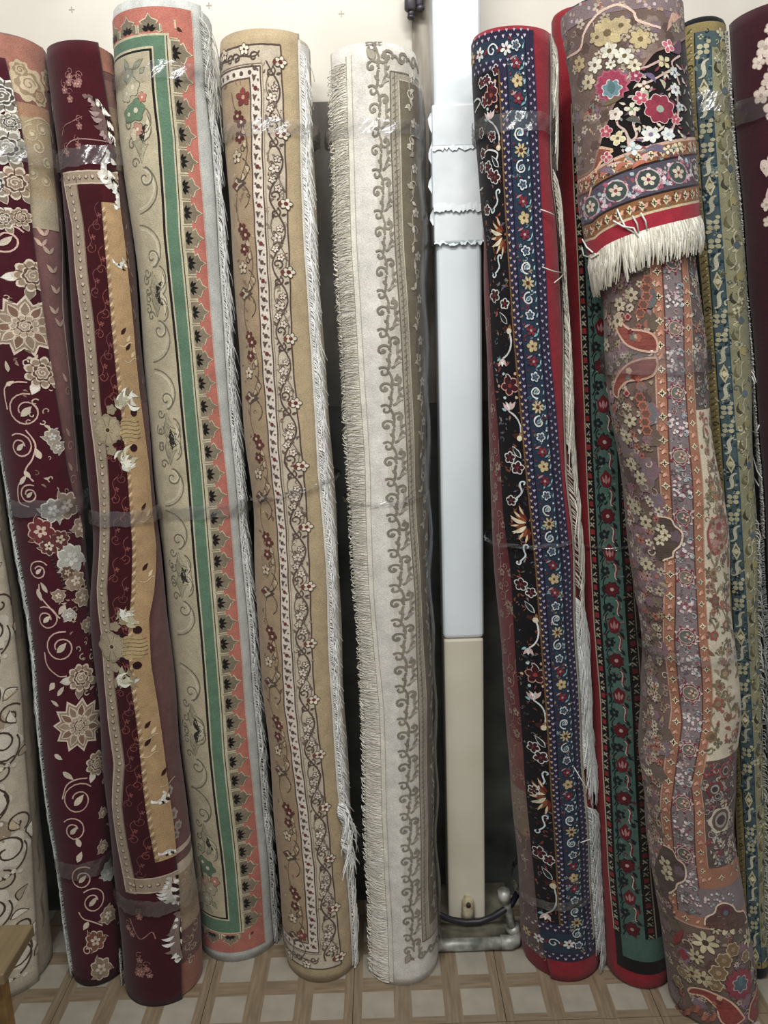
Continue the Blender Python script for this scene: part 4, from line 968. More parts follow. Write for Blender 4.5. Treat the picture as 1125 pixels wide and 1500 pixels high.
for zc_, sg in (((zo1 + zi1) / 2, 1), ((zo0 + zi0) / 2, -1)):
    for k in range(3):
        s0 = float(ei(zc_)) - .012 - .052 * k
        P.flower(s0 - .018, zc_ + .012 * sg, .010, 5, 'd9cdb4', '6b2f28', 4, line=BR, lw=.0014); P.spiral(s0, zc_ - .002 * sg, .010, 1.1, 0, sg, .0022, BR, 4); P.spiral(s0 - .036, zc_ - .002 * sg, .010, 1.1, 3.1, -sg, .0022, BR, 4)
        P.bez((s0 + .012, zc_ + .008), (s0, zc_ - .016), (s0 - .03, zc_ + .016), (s0 - .04, zc_ - .008), .0022, BR, 3)
# narrow guard band
W = .021
P.into(ef, ei, W)
n = int((zi1 - zi0) / .0175)
for k in range(n):
    z = zi0 + .01 + k * .0175
    P.leaf(W * .36, z, W * .66, z + .011, .0052, BR, 3, bend=.25) if k % 2 else P.disc(W * .5, z + .005, .0040, BR if k % 4 else '6f2d2a', 3, 8)
    P.disc(W * .28, z + .010, .0022, '6d5a4c', 3, 6); P.disc(W * .74, z + .002, .0022, '6d5a4c', 3, 6)
P.m = None
for k in range(12): s0 = float(ef(zi1)) - k * .0175; P.disc(s0, (zi1 + zf1) / 2, .004, BR, 3, 7); P.disc(s0, (zi0 + zf0) / 2, .004, BR, 3, 7)
o_ = P.done(); o_['kind'] = 'stuff'
P = Pat(E, 'field_flowers', 0.0007); P.clip = lambda S, Z: (np.minimum(S, ef(Z) - .002), Z)
filler(P, lambda z: ef(z) - .06, lambda z: ef(z) - .004, zf0, zf1, 120, ['7d6850', 'b3a07c', '6d5844', '8a6a54'], .007, 0, 4, 'lsl')
per = zpx(E, 360, 460) - zpx(E, 370, 600)
per = .205; z = zf1 - .02; k = 0
RB = '5e2a24'
while z > zf0 + .06:
    b = lambda zz: float(ef(zz))
    t = np.linspace(0, 1, 24)
    if k == 0: P.flower(b(z) - .016, z - .012, .016, 5, '7c332b', 'b08a70', 3, line=BR, lw=.001)
    zz = z - t * per
    P.stroke(np.stack([ef(zz) - .026 - .017 * np.cos(t * 2 * math.pi), zz], -1), .0017, '6d5844', 2)
    za = z - .055
    for (du, dz) in ((-.022, 0), (-.028, -.026), (-.030, .012)):
        P.dots(b(za) + du, za + dz, .0115, 5, RB, 'c9b693', 3, rot=dz * 60)
    P.spiral(b(za) - .02, za - .048, .009, 1.2, 0, 1, .0016, BR, 2)
    zb = z - .115
    for (x0, z0, a) in ((-.03, 0, 2.6), (-.014, .012, 1.4), (-.016, -.018, -1.2), (-.012, .036, 1.9), (-.02, -.03, -2.)):
        P.oleaf(b(zb) + x0, zb + z0, b(zb) + x0 + .018 * math.cos(a), zb + z0 + .018 * math.sin(a), .007, 'b9a582', BR, .0012, 3, bend=.2)
    P.flower(b(zb) - .036, zb, .012, 5, 'cdbd9c', RB, 4, line=BR, lw=.0012)
    zc = z - .165
    P.poly([(b(zc) - .058, zc), (b(zc) - .040, zc + .014), (b(zc) - .018, zc + .003), (b(zc) - .014, zc), (b(zc) - .018, zc - .003), (b(zc) - .040, zc - .014)], BR, 3); P.poly([(b(zc) - .056, zc), (b(zc) - .040, zc + .010), (b(zc) - .024, zc), (b(zc) - .040, zc - .010)], 'bfae8d', 4)
    P.poly([(b(zc) - .056, zc), (b(zc) - .044, zc + .006), (b(zc) - .034, zc), (b(zc) - .044, zc - .006)], RB, 5)
    P.bez((b(zc) - .02, zc + .004), (b(zc), zc + .02), (b(zc) - .01, zc + .04), (b(zc) - .02, zc + .045), .0018, BR, 3); P.bez((b(zc) - .02, zc - .004), (b(zc), zc - .02), (b(zc) - .01, zc - .04), (b(zc) - .02, zc - .045), .0018, BR, 3)
    z -= per; k += 1
P.flower(float(ef(zf0 + .02)) - .015, zf0 + .018, .013, 5, '7c332b', 'b08a70', 3, line=BR, lw=.001)
P.done()
P = Pat(E, 'selvedge', 0.0); P.line(lambda z: eR(z) - .004, .01, E.zt - .012, .007, 'd6d2c6', 2); P.done()
WH = ('f2f2ee', 'e6e6e1', 'fafaf7', 'd9d9d3')
fringe(E, lambda z: eR(z) - .002, .34, E.zt - .03, 620, .045, 1, droop=1.1, h=0.001, name='fringe', rad=.0012, cols=WH, spread=.3)
fringe(E, lambda z: eR(z) - .002, .02, .36, 90, .07, 1, droop=1.45, h=0.001, name='fringe', rad=.0012, cols=WH, spread=.12)
fringe(E, lambda z: eR(z) - .006 - .010 * np.sin((z - .3) * 40) ** 2, .30, .44, 60, .075, 1, droop=1.35, h=0.004, name='loose_threads', rad=.0016, cols=WH, spread=.5, lift=.012)
E.tape(185, 22, h=.005); E.tape(722, 6, h=.006, tilt=.022, name='plastic_tie')

# ---------------------------------------------------------------- ivory carpet with scroll border
F_ = Roll('ivory_scroll_carpet', 'ivory rolled carpet with taupe scroll border and flat fringe beside the white post',
          [(476, 75), (481, 203), (487, 372), (494, 519), (504, 688), (514, 869), (524, 1038), (527, 1120), (531, 1269), (536, 1336), (540, 1425)],
          [(611, 74), (615, 203), (619, 372), (622, 519), (624, 688), (629, 869), (633, 1038), (636, 1269), (643, 1421)], (550, 61), (590, 1446))
F_.body('b5a98f', h=-0.009, capcol='a89b80')
eR = F_.const(2.6); eL = F_.edge([(482, 110), (487, 203), (494, 372), (501, 519), (510, 688), (519, 869), (531, 1038), (533, 1120), (537, 1269), (542, 1336), (545, 1440)])
F_.panel(eL, eR, 0.0, F_.zt, 'cdc8be', h=0.0)
fr = [(507, 68), (509, 203), (516, 372), (525, 519), (535, 688), (541, 869), (555, 1038), (560, 1201), (567, 1336), (570, 1440)]
efr = F_.edge(fr)
q1 = F_.edge([(536, 84), (543, 203), (550, 372), (553, 519), (563, 688), (570, 869), (580, 1038), (587, 1269), (592, 1404)])
q2 = F_.edge([(571, 108), (572, 203), (580, 372), (589, 519), (597, 688), (607, 869), (612, 1038), (616, 1201), (619, 1380)])
q3 = F_.edge([(583, 122), (585, 203), (592, 372), (601, 519), (607, 688), (616, 869), (623, 1038), (626, 1201), (628, 1360)])
zt1, zt2 = zpx(F_, 590, 108), zpx(F_, 600, 122); zb1, zb2 = zpx(F_, 622, 1378), zpx(F_, 628, 1356)
P = Pat(F_, 'border_bands', 0.0)
P.band(lambda z: q1(z) + .008, eR, zpx(F_, 605, 1405), zpx(F_, 575, 86), 'c2bcae', 0)
P.band(q2, eR, zb1, zt1, '9d9481', 1); P.band(q3, eR, zb2, zt2, '736954', 2)
P.line(q2, zb1, zt1, .0025, '6f6757', 3); P.line(q3, zb2, zt2, .0022, 'bfb69f', 3); P.line(lambda z: (q2(z) + q3(z)) / 2, zb1, zt1, .0018, '6f6757', 3)
for z_, e_, c_ in ((zt1, q2, '6f6757'), (zt2, q3, 'bfb69f'), (zb1, q2, '6f6757'), (zb2, q3, 'bfb69f')):
    s_ = np.linspace(float(e_(z_)), .2, 24); P.stroke(np.stack([s_, np.full(24, z_)], -1), .0025, c_, 4)
n = int((zt1 - zb1) / .012)
for k in range(n):
    z = zb1 + k * .012; s0 = float(q2(z) + q3(z)) / 2; P.leaf(s0 - .005, z, s0 + .004, z + .008, .003, '7d7462', 4); P.leaf(s0 + .001, z + .006, s0 + .006, z + .011, .002, 'b5ac98', 4)
# selvedge beside the flat fringe
P.band(efr, lambda z: efr(z) + .011, .01, F_.zt - .02, 'd3cec0', 2); P.line(efr, .01, F_.zt - .02, .0016, '8f8873', 3); P.line(lambda z: efr(z) + .011, .01, F_.zt - .02, .0014, 'aaa491', 3)
P.done()
P = Pat(F_, 'scroll_border', 0.0006)
G1, G2 = '827a6a', '9a9282'
W = .042
P.into(q1, q2, W)
z = zb1 - .03; k = 0; unit = .1485
while z < zt1 + .02:
    for m in (0, 1):
        zz = z + m * unit / 2; 
        P.spiral(W * .22, zz + .018, .0125, 1.05, -.3, 1, .0040, G1, 3); P.spiral(W * .20, zz + .050, .0105, 1.05, 2.4, -1, .0038, G1, 3)
        P.bez((W * .45, zz + .018), (W * .60, zz + .03), (W * .5, zz + .04), (W * .40, zz + .050), .0040, G1, 3)
        P.spiral(W * .72, zz + .034, .0110, 1.0, 3.4, 1 if m else -1, .0044, G1, 3); P.bez((W * .95, zz), (W * .6, zz + .01), (W * .95, zz + .022), (W * .72, zz + .045), .0046, G2, 2)
        P.bez((W * .5, zz + .058), (W * .8, zz + .060), (W * .6, zz + .072), (W * .9, zz + .080), .0042, G1, 3); P.bez((W * .38, zz + .056), (W * .50, zz + .066), (W * .36, zz + .076), (W * .5, zz + .086), .0044, G1, 3)
        P.leaf(W * .62, zz + .060, W * .95, zz + .068, .006, G2, 4, bend=.2); P.leaf(W * .3, zz + .002, W * .52, zz - .006, .006, G1, 4); P.leaf(W * .78, zz + .012, W * .98, zz + .020, .005, G1, 4)
        P.disc(W * .22, zz + .018, .0030, G1, 3, 7); P.disc(W * .72, zz + .034, .0026, G1, 3, 7)
    z += unit; k += 1
P.m = None
for zc_, sg in ((zt1 + .022, 1), (zb1 - .024, -1)):
    for k in range(4):
        s0 = float(q2(zc_)) - .005 + k * .032; P.spiral(s0, zc_ + .004 * sg, .011, 1.1, 0, sg, .0045, G1, 3); P.bez((s0 + .008, zc_), (s0 + .02, zc_ + .02 * sg), (s0 + .02, zc_ - .018 * sg), (s0 + .034, zc_), .0045, G1, 3)
    s0 = float(q1(zc_)) + .002; P.oleaf(s0 + .014, zc_ - .004 * sg, s0, zc_ + .018 * sg, .012, 'a79e8c', G1, .0018, 3)
o_ = P.done(); o_['kind'] = 'stuff'
P = Pat(F_, 'olive_field_flowers', 0.0008); P.clip = lambda S, Z: (np.maximum(S, q3(Z) + .003), Z)
z = zb2 + .02; k = 0
while z < zt2 - .02:
    s0 = float(q3(z)) + .024
    P.bez((s0 - .004, z), (s0 + .02, z + .02), (s0 - .016, z + .04), (s0 + .008, z + .07), .0022, 'b8ad97', 2); P.spiral(s0 + .004, z + .03, .010, 1.1, k, 1, .0024, 'c9c0ac', 3)
    for q in range(4): a = k * 1.3 + q * 1.5; P.leaf(s0, z + .012 * q, s0 + .015 * math.cos(a), z + .012 * q + .015 * math.sin(a), .007, random.choice(['cfc8b8', 'a89e86', 'bfb49c']), 3)
    P.flower(s0 + .010, z + .062, .010, 5, 'cfc8b8', '8a7f68', 3)
    z += .082; k += 1
P.done()
CR = ('ece6d6', 'e2dbc9', 'd6cfbb', 'f2eee2')
# fringe combed flat over the left side, then the cut ends on the silhouette
fringe(F_, efr, .005, F_.zt - .03, 1300, .050, -1, droop=.12, h=0.0008, name='fringe', rad=.0008, cols=CR, spread=.22, lift=.0008)
fringe(F_, lambda z: eL(z) + .006, .005, F_.zt - .04, 420, .016, -1, droop=.1, h=0.001, name='fringe_ends', rad=.0013, cols=CR, spread=.7, lift=.002)
F_.tape(185, 20, h=.005); F_.tape(735, 5, h=.006, tilt=.004, name='plastic_tie')
# loose clear wrapper along the side next to the post
V, Fc = [], []
zz = np.linspace(.05, F_.zt - .05, 60)
for i, z in enumerate(zz):
    th = np.linspace(.9, 2.0, 12); V.append(F_.surf(th * F_.R0, np.full(12, z), .003 + .007 * np.sin((th - .9) / 1.1 * math.pi) + .0025 * np.sin(z * 31 + th * 5)))
for i in range(59):
    for k in range(11): a = i * 12 + k; Fc.append((a, a + 1, a + 13, a + 12))
new_mesh('clear_wrapper', np.concatenate(V), Fc, FILM, F_.root, True)

# ---------------------------------------------------------------- navy carpet with red edge
Hh = Roll('navy_floral_carpet', 'rolled carpet with black floral field, navy heart borders and crimson edge beside the post',
          [(689, 48), (696, 187), (701, 373), (704, 483), (709, 617), (712, 750), (719, 833), (729, 967), (736, 1100), (750, 1233), (754, 1340), (760, 1401)],
          [(806, 30), (811, 267), (825, 483), (834, 650), (844, 760), (852, 900), (860, 1000), (872, 1200), (884, 1400)], (745, 36), (805, 1440), ytop=-0.235)
Hh.body('6f2f35', h=-0.010, capcol='7b1220')
eL = Hh.edge([(685, 48), (694, 187), (706, 320), (712, 350), (719, 483), (729, 617), (737, 750), (747, 833), (757, 967), (767, 1100), (777, 1233), (791, 1367), (806, 1430)]); eR = Hh.const(1.75)
Hh.panel(eL, eR, 0.0, Hh.zt, '8c0e22', h=0.0, name='pile_layer', thick=.010)
gl = [(731, 107), (739, 267), (743, 350), (752, 483), (764, 617), (777, 750), (785, 833), (795, 967), (804, 1100), (813, 1233), (817, 1313), (820, 1350)]
g0 = Hh.edge(gl)
ws = lambda y: 1.0 - .10 * (y - 107) / 1243
g1_ = Hh.edge([(x + 12 * ws(y), y) for x, y in gl]); g2_ = Hh.edge([(x + 40 * ws(y), y) for x, y in gl]); g3_ = Hh.edge([(x + 53 * ws(y), y) for x, y in gl])
hz = [zpx(Hh, 715, y) for y in (50, 62, 92, 106)]; hb = [zpx(Hh, 825, y) for y in (1408, 1396, 1368, 1354)]
NV, BK = '262244', '0f0c10'
P = Pat(Hh, 'border_bands', 0.0)
P.band(eL, g3_, hb[0], hz[0], '28233d', 0); P.band(eL, g2_, hb[1], hz[1], '203143', 1); P.band(eL, g1_, hb[2], hz[2], '28233d', 2); P.band(eL, g0, hb[3], hz[3], BK, 3)
P.line(g0, hb[3], hz[3], .0028, '6d4a20', 4); P.line(g1_, hb[2], hz[2], .0022, '17152a', 4); P.line(g2_, hb[1], hz[1], .0022, '17152a', 4); P.line(g3_, hb[0], hz[0], .0018, '57204a', 4)
P.done()
P = Pat(Hh, 'heart_borders', 0.0009)
def heart(x, z, r, c, L=2): P.poly([(x, z - r), (x + r * .9, z + r * .3), (x + r * .5, z + r * .9), (x, z + r * .4), (x - r * .5, z + r * .9), (x - r * .9, z + r * .3)], c, L)
for ea, eb, za, zb in ((g0, g1_, hb[3], hz[3]), (g2_, g3_, hb[1], hz[1])):
    n = int((zb - za) / .0135)
    for k in range(n):
        z = za + k * .0135; a, b = float(ea(z)), float(eb(z)); heart(a + (b - a) * .28, z, .0030, '9c93a8' if ea is not g0 else 'b59a6c'); heart(a + (b - a) * .72, z + .0067, .0032, 'a79fb2')
for k in range(9):
    for zc_, dz in (((hz[0] + hz[1]) / 2, 0), ((hz[2] + hz[3]) / 2, 0), ((hb[0] + hb[1]) / 2, 0), ((hb[2] + hb[3]) / 2, 0)):
        s0 = float(g2_(zc_)) - k * .0155; heart(s0, zc_ - .003, .0034, 'b9b3c2'); heart(s0 + .0075, zc_ + .006, .003, 'a79fb2')
o_ = P.done(); o_['kind'] = 'stuff'
P = Pat(Hh, 'blue_border_flowers', 0.0009)
filler(P, g1_, g2_, hb[1], hz[1], 420, ['3a5a70', '6a2030', '8aa4ac', '4a3a5a', '8a7a50', '16223a'], .0042, 0, 5)
W = .040; P.into(g1_, g2_, W)
WHT, YL, RD, PKc = 'c6c9c4', 'b7a574', '74202a', 'a98388'
z = hb[1] + .02; k = 0
while z < hz[1] - .012:
    t = k % 8; u = W * .5
    if t in (0, 4): P.flower(u, z, .0100, 5, WHT, RD, 2, rot=k, line='16223a', lw=.001, pw=.75); P.flower(u, z, .007, 5, '2a4a66', '8a5a2a', 5, rot=k, pw=.7)
    elif t in (1, 3):
        P.spiral(u, z, .0125, 1.15, 1.4 if t == 1 else -1.4, 1 if t == 1 else -1, .0026, WHT, 2); P.oleaf(u - .006, z - .004, u + .004, z + .006, .005, '4a7a8a', WHT, .0012, 3)
    elif t == 2: P.flower(u, z, .0130, 8, YL, '2a1512', 2, pw=.34); P.disc(u, z, .004, '54241a', 5, 8)
    elif t == 6: P.flower(u, z, .0115, 5, YL, '6d3a20', 2, rot=.5, line='6b4a24', lw=.001, pw=.7)
    else:
        P.flower(u, z, .0105, 5, RD, 'a8909a', 2, rot=k * .7, pw=.62); P.leaf(u - .014, z + .006, u - .002, z + .012, .004, PKc, 3); P.leaf(u + .014, z - .006, u + .004, z - .012, .004, '6aa0a8', 3)
    P.disc(W * .16, z + .012, .0022, RD, 2, 6); P.disc(W * .84, z + .012, .0022, WHT, 2, 6); P.leaf(W * .84, z - .006, W * .92, z + .004, .003, '88b0b4', 2)
    z += .0288; k += 1
P.m = None
for zc_ in ((hz[1] + hz[2]) / 2, (hb[1] + hb[2]) / 2):
    for q in range(4):
        s0 = float(g1_(zc_)) - q * .03; (P.flower(s0, zc_, .012, 6, YL if q % 2 else WHT, RD, 2, pw=.5) if q != 1 else P.spiral(s0, zc_, .012, 1.2, 0, 1, .0026, WHT, 2)); P.leaf(s0 - .018, zc_ - .006, s0 - .01, zc_ + .006, .005, RD, 2)
o_ = P.done(); o_['kind'] = 'stuff'
P = Pat(Hh, 'black_field_flowers', 0.0011); P.clip = lambda S, Z: (np.clip(S, eL(Z) + .001, g0(Z) - .002), Z)
def hx(dx, y):  # pixel measured leftward from the gold line
    gx = np.interp(y, [p[1] for p in gl], [p[0] for p in gl]); return P.px(gx - dx, y)
def oflower(dx, y, r, c=WHT, ce=RD):
    k = Hh.k(750, y); s0, z0 = hx(dx, y); P.flower(s0, z0, r * k, 5, '3a1218', ce, 3, rot=y, line=c, lw=.0018, pw=.7)
def comet(dx, y, d):
    k = Hh.k(750, y); s0, z0 = hx(dx, y); P.disc(s0, z0, 4.2 * k, 'cfc3a4', 4, 9); P.leaf(s0, z0 + 2 * k, s0 - 12 * k, z0 + 5 * k, 8 * k, '3d1c12', 3); P.leaf(s0, z0, s0 + 2 * k, z0 + 10 * k, 5 * k, '8a5526', 3)
    x1, z1 = hx(dx + 12, y + 40 * d); P.bez((s0, z0), (s0 + 6 * k, z0 - 18 * k * d), (x1 + 14 * k, z1 + 8 * k * d), (x1, z1), .0032, WHT, 3)
    for q in (-1, 0, 1): P.leaf(x1, z1, x1 + (q * 7 - 2) * k, z1 - 12 * k * d, 5 * k, 'c9a8a4' if q else 'dfe3de', 4)
    P.leaf(x1 - 4 * k, z1, x1 - 11 * k, z1 - 4 * k * d, 4 * k, '7fb4bc', 4)
def burst(y):
    k = Hh.k(750, y)
    for q in range(7):
        a = math.radians(115 + q * 22); s0, z0 = hx(2, y); P.leaf(s0 + 6 * k * math.cos(a), z0 + 6 * k * math.sin(a), s0 + 30 * k * math.cos(a), z0 + 34 * k * math.sin(a), 6 * k, ['6b2016', '8a4a1c', 'd6c9a8', '7a3a18', 'd6c9a8', '8a4a1c', '6b2016'][q], 3, bend=.12)
        P.leaf(s0 + 16 * k * math.cos(a + .1), z0 + 16 * k * math.sin(a + .1), s0 + 28 * k * math.cos(a + .1), z0 + 32 * k * math.sin(a + .1), 3 * k, 'cdbd95', 4)
def ess(dx, y, f=1):
    k = Hh.k(750, y); s0, z0 = hx(dx, y); P.spiral(s0 + 5 * k, z0 + 12 * k, 5 * k, .8, 3.6, -1, .003, 'b9ccce', 3); P.bez((s0 + 1 * k, z0 + 14 * k), (s0 - 2 * k, z0 + 2 * k), (s0 + 10 * k, z0 + 2 * k), (s0 - 6 * k * f, z0 - 10 * k), .0032, 'c3d2d2', 3); P.spiral(s0 - 9 * k, z0 - 12 * k, 4.5 * k, .8, .4, -1, .003, 'b9ccce', 3)
for base in (-80, 345, 768, 1166):
    def Y(dy): return base + dy * (1.0 if base < 900 else .93)
    if base > 0: burst(Y(0))
    items = (('e', 16, 45), ('f', 24, 88, 9), ('f', 10, 100, 7), ('l', 12, 122), ('c', 6, 140, 1), ('F', 10, 220, 13), ('t', 8, 255), ('c', 5, 297, -1), ('l', 10, 318), ('f', 22, 325, 8), ('f', 12, 340, 9), ('e', 12, 375), ('f', 26, 388, 7))
    for it in items:
        y = Y(it[2])
        if not (108 < y < 1370): continue
        if it[0] == 'e': ess(it[1], y)
        elif it[0] == 'f': oflower(it[1], y, it[3])
        elif it[0] == 'F':
            oflower(it[1] + 2, y, it[3], 'c98f80', '8a2a20')
            for q in range(6): a = q * 1.05; s0, z0 = hx(it[1] + 2, y); k_ = Hh.k(750, y); P.disc(s0 + 18 * k_ * math.cos(a), z0 + 20 * k_ * math.sin(a), 2.4 * k_, 'c99a80' if q % 2 else '9fc4c4', 3, 7)
            s0, z0 = hx(16, y - 18); k_ = Hh.k(750, y); P.oleaf(s0, z0, s0 + 10 * k_, z0 - 14 * k_, 5 * k_, '2a1216', 'd0bfb0', .0014, 3)
        elif it[0] == 'l':
            s0, z0 = hx(it[1], y); k_ = Hh.k(750, y); P.oleaf(s0 + 5 * k_, z0 - 8 * k_, s0 - 8 * k_, z0 + 10 * k_, 6 * k_, '1d2326', WHT, .0016, 3)
        elif it[0] == 'c': comet(it[1], y, it[3])
        elif it[0] == 't':
            s0, z0 = hx(it[1] + 6, y); k_ = Hh.k(750, y)
            for q in (-1, 0, 1): P.leaf(s0, z0, s0 + q * 8 * k_, z0 + 12 * k_, 5 * k_, 'c9b4ac', 3)
filler(P, eL, g0, hb[3], hz[3], 420, ['4a141c', '6a3a2a', '2a3442', '6d625c', '3a2a1a', '8a4a3a', '54606a'], .0052, 0, 6, 'lsdl')
for k in range(70):
    y = random.uniform(115, 1360); s0, z0 = hx(random.uniform(2, 30), y); P.leaf(s0, z0, s0 + random.uniform(-.008, .008), z0 + random.uniform(.004, .012), .003, random.choice(['5a1a20', '7a3a2a', '2a3a4a', '8a7a70']), 1)
for (x, y) in ((715, 118), (722, 128), (708, 122), (712, 150), (728, 103), (706, 195), (722, 200), (720, 255), (706, 245), (708, 225)):
    s0, z0 = P.px(x, y); k = Hh.k(x, y); P.flower(s0, z0, 7 * k, 5, '4a141c', RD, 3, rot=x, line=WHT, lw=.0016, pw=.7)
P.pxs([(706, 233), (716, 220), (730, 225), (726, 240)], .003, WHT, 3, sm=4); P.pxs([(698, 165), (706, 150), (702, 145), (697, 150)], .003, WHT, 3, sm=4); P.pxs([(705, 300), (700, 285), (708, 275)], .003, WHT, 3, sm=4)
P.done()
P = Pat(Hh, 'back_pattern', -0.010); P.clip = lambda S, Z: (np.minimum(S, eL(Z) + .004), Z)
bl = lambda z: eL(z) - .05
P.band(lambda z: bl(z) - .03, eL, .004, zpx(Hh, 752, 1170), '6a5450', 0); P.band(lambda z: bl(z) - .03, eL, zpx(Hh, 752, 1170), zpx(Hh, 742, 1080), '7b4742', 0)
P.band(lambda z: bl(z) - .03, eL, zpx(Hh, 752, 1215), zpx(Hh, 748, 1150), '84705c', 1); P.band(lambda z: bl(z) - .03, eL, .004, .045, '7b1624', 1)
for k in range(150):
    z = random.uniform(.04, 1.5); s0 = float(eL(z)) - random.uniform(.002, .06)
    c = random.choice(['9a7a6c', '8f7464', 'a3897a']) if z > .35 else random.choice(['9d8d84', 'b0a298', '80706a', '8a5a54'])
    q = random.random()
    if q < .4: P.spiral(s0, z, random.uniform(.006, .012), 1.1, random.uniform(0, 6), 1, .0018, c, 2)
    elif q < .75: P.dots(s0, z, random.uniform(.005, .010), 5, c, '5d3a38', 2)
    else: P.bez((s0 - .01, z), (s0 + .012, z + .01), (s0 - .012, z + .03), (s0 + .01, z + .04), .0016, c, 2)
P.done()
GF = ('d9d4c4', 'c6c0af', 'b3ad9c', 'e2dfd2')
eF = Hh.edge([(804, 30), (806, 107), (808, 267), (820, 400), (823, 560), (828, 700), (836, 780), (841, 900), (847, 1000), (852, 1120), (862, 1250), (870, 1400)])
P = Pat(Hh, 'fringe_cord', 0.002); P.band(lambda z: eF(z) - .004, lambda z: eF(z) + .004, .10, Hh.zt - .004, 'a59c88', 0); P.done()
def zy(y): return zpx(Hh, 820, y)
for (ya, yb, n_, ln, dp, sp, cs) in ((60, 150, 150, .11, 1.25, .25, GF), (250, 520, 90, .10, 1.47, .08, GF), (520, 650, 110, .10, 1.42, .16, GF), (680, 860, 40, .11, 1.47, .08, GF), (880, 1050, 240, .11, 1.38, .20, ('e6e8e4', 'd6d9d5', 'c4c7c3')), (1050, 1130, 190, .10, 1.32, .28, ('e6e8e4', 'd6d9d5', 'c4c7c3')), (1190, 1400, 330, .09, 1.30, .32, ('ccd0cd', 'b9bdba', 'dde0dd', 'a5a9a6'))):
    fringe(Hh, eF, zy(yb), zy(ya), n_, ln, 1, droop=dp, h=.005, name='fringe', rad=.0012, cols=cs, spread=sp, lift=.008)
strands(Hh, [([(788, 308), (798, 312), (806, 316)], .008), ([(790, 392), (804, 398), (816, 400)], .008), ([(826, 350), (832, 362), (838, 372)], .012), ([(806, 415), (814, 408), (820, 402)], .008), ([(838, 700), (848, 680), (850, 664)], .01), ([(836, 1120), (852, 1150), (866, 1160), (870, 1140)], .012), ([(846, 1230), (858, 1226), (866, 1236)], .01)], name='loose_threads')
Hh.tape(178, 26, h=.006); Hh.tape(800, 6, h=.006, tilt=.003, name='plastic_tie'); Hh.tape(1325, 14, h=.006, tilt=.005, name='plastic_tie')

# ---------------------------------------------------------------- crimson carpet with dark green border
I_ = Roll('crimson_green_carpet', 'crimson edged rolled carpet with dark green floral border behind the folded carpet',
          [(806, 10), (816, 300), (836, 600), (853, 900), (870, 1200), (888, 1430)], [(892, 10), (902, 300), (922, 600), (949, 900), (972, 1200), (986, 1440)], (858, 4), (950, 1452))
I_.body('8c0e20', h=0.0, capcol='4d0a12')
c1 = [(841, 267), (852, 483), (856, 617), (864, 787), (875, 960), (880, 1030), (892, 1273), (903, 1412)]
k1 = I_.edge(c1); k2 = I_.edge([(x + 9.5, y) for x, y in c1]); k3 = I_.edge([(x + 46, y) for x, y in c1]); k4 = I_.edge([(x + 60, y) for x, y in c1]); cR = I_.const(2.2)
z0, z1 = zpx(I_, 930, 1425), zpx(I_, 850, 150); zz0 = zpx(I_, 940, 1408); zz1 = zpx(I_, 945, 1375)
P = Pat(I_, 'border_bands', 0.0)
P.band(k1, cR, z0, z1, '15110f', 0); P.band(k2, cR, zz0, z1, '3c5a50', 1); P.band(k3, cR, zz1, z1, '15110f', 2); P.band(k4, cR, zz1 + .02, z1, '2b1713', 3)
for e_, c_ in ((k1, 'a9a084'), (k2, '0c0a0a'), (k3, '0c0a0a'), (k4, '7a735c')): P.line(e_, zz1, z1, .0028, c_, 4)
P.done()
P = Pat(I_, 'guard_border', 0.0007)
for ea, eb, sc_ in ((k1, k2, 1.0), (k3, k4, .9)):
    n = int((z1 - zz1) / .0148)
    for k in range(n):
        z = zz1 + k * .0148; a, b = float(ea(z)), float(eb(z)); w_ = b - a; x0, x1 = a + w_ * .22, a + w_ * .78; c = ('a39a80', '8a1a22', 'a39a80', '9a9078')[k % 4]
        if sc_ < 1: c = ('7d765f', '5c1216', '746d58', '7d765f')[k % 4]
        if k % 4 == 1: P.poly([(x0, z), (x1, z), (x1, z + .011), (x0, z + .011)], c, 2)
        elif k % 2 == 0: P.leaf(x0, z + .011, x1, z, .0042, c, 2); P.disc(x0 + .001, z + .003, .0018, c, 2, 6); P.disc(x1 - .001, z + .009, .0018, c, 2, 6)
        else: P.leaf(x0, z, x1, z + .010, .0036, c, 2); P.disc(x1 - .001, z + .002, .0016, c, 2, 6)
o_ = P.done(); o_['kind'] = 'stuff'
P = Pat(I_, 'green_border_flowers', 0.0008)
filler(P, k2, k3, zz1, z1, 420, ['1a2422', '5c1a22', '587068', '14181c', '6a5a50'], .006, 0, 12, 'lsdl'); W = .056; P.into(k2, k3, W)
z = zz1 + .02; k = 0
